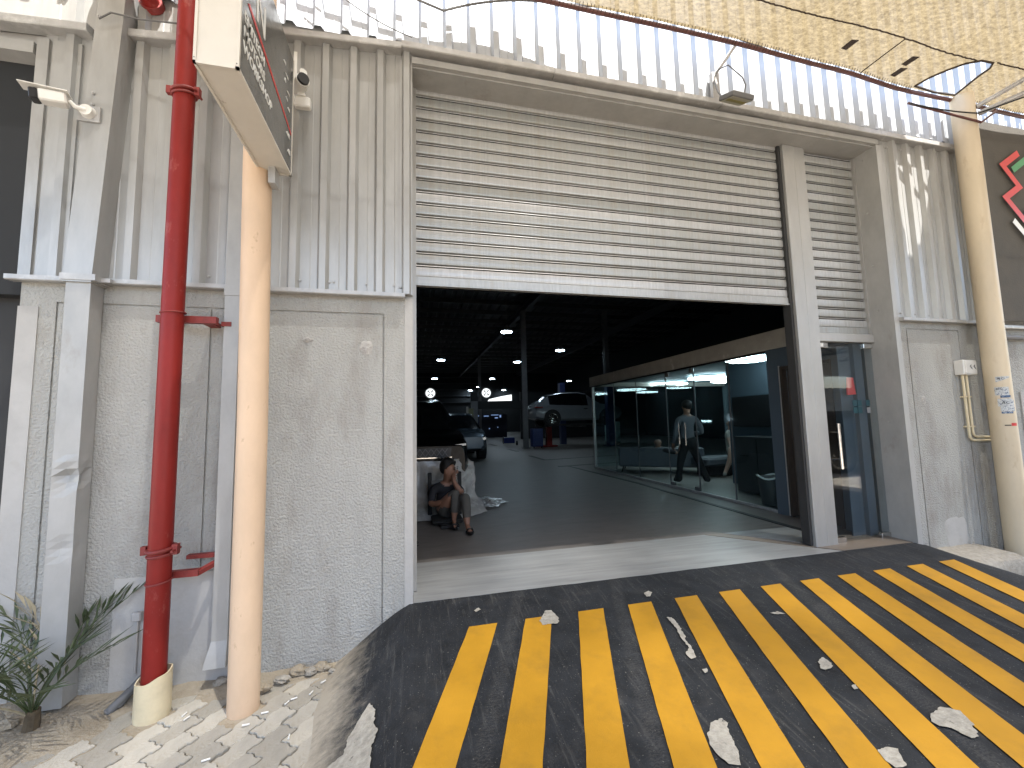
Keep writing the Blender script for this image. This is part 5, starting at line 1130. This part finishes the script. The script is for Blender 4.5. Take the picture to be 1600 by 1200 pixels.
part(t, 'wheel', MB().tube([(5.45, 18.7, .12), (5.52, 18.7, .12)], .12, 12), m_rub)
t = thing('stacked_drums', (3.6, 23.8, 0), 'dark barrels and pale post by the far partition', 'barrel')
part(t, 'barrel', MB().tube([(4.0, 23.8, 0), (4.0, 23.8, .75)], .3, 16), m_cab, True); part(t, 'post', MB().box(3.42, 3.54, 23.8, 23.95, 0, 2.3), m_beige); part(t, 'box', MB().box(3.6, 3.95, 24.3, 24.6, 0, 2.2), mat('olive_box', (.10, .10, .05), .6))
# pendant high-bay lamps
pl0 = None
SP = [(791, 3.81, 13.35, 'nearest pendant lamp, hanging in front of the diagonal girder'), (875, 7.69, 17.5, 'pendant lamp right of the tall column, above the lifted white car'), (689, 1.64, 21.5, 'leftmost of the larger pendant lamps, over the black car'), (808, 6.43, 21.9, 'pendant lamp just left of the tall steel column'),
      (679, 1.8, 32.1, 'small far pendant lamp above the left round fan'), (769, 6.73, 32.0, 'far pendant lamp above the right round fan'), (748, 6.9, 40.6, 'tiny far pendant lamp left of the right round fan'), (787, 10.6, 45., 'tiny far pendant lamp right of the right round fan'), (731, 6.6, 45.2, 'tiny pendant lamp lowest at the far wall'), (889, 14.6, 34., 'far pendant lamp above the roof of the lifted car')]
for k, (px, x, y, lb) in enumerate(SP):
    if pl0 is None:
        t = thing('pendant_lamp', (x, y, 5.0), lb, 'lamp', 'pendant lamps in the workshop'); pl0 = t
        MB().tube([(0, 0, .02), (0, 0, .10), (0, 0, .24), (0, 0, .30)], [.25, .24, .10, .06], 18).build('housing', m_wire, t, True, True)
        MB().tube([(0, 0, -.005), (0, 0, .018)], .22, 18).build('lens', m_lamp, t, False, True)
        MB().tube([(0, 0, .3), (0, 0, 1.9)], .008, 5).build('cord', m_wire, t, False, True)
    else:
        t = copy_tree(pl0); t.location = (x, y, 5.0); t['label'] = lb
# round wall fans with daylight behind the blades
for i, x in enumerate((2.0, 8.6)):
    t = thing('wall_fan', (x, 45.7, 4.75), ['round daylit exhaust fan on the far wall, left one', 'round daylit exhaust fan on the far wall, right one'][i], 'fan', 'exhaust fans on the far wall')
    MB().tube([(0, .10, 0), (0, .12, 0)], .55, 24).build('daylit_opening', m_day, t, False, True)
    MB().tube(ringy(0, 0, 0, .60), .06, 8).build('fan_ring', m_col, t, True, True)
    for k in range(4):
        a = PI/4+k*PI/2; c_, s_ = math.cos(a), math.sin(a)
        MB().prism([(.05*c_-.03*s_, .05*s_+.03*c_), (.42*c_-.10*s_, .42*s_+.10*c_), (.42*c_+.06*s_, .42*s_-.06*c_), (.05*c_+.03*s_, .05*s_-.03*c_)], .03, .05, 'y').build('fan_blade', m_black, t, False, True)
# black shoe just visible inside the left jamb
t = thing('stray_shoe', (-.02, 1.72, 0), 'dark shoe tip showing beside the left door jamb', 'shoe')
part(t, 'upper', MB().blob((-.05, 1.42, .035), (.11, .05, .035), 12, 8), m_rub, True); part(t, 'sole', MB().blob((-.05, 1.42, .006), (.118, .055, .008), 12, 6), m_black, True)
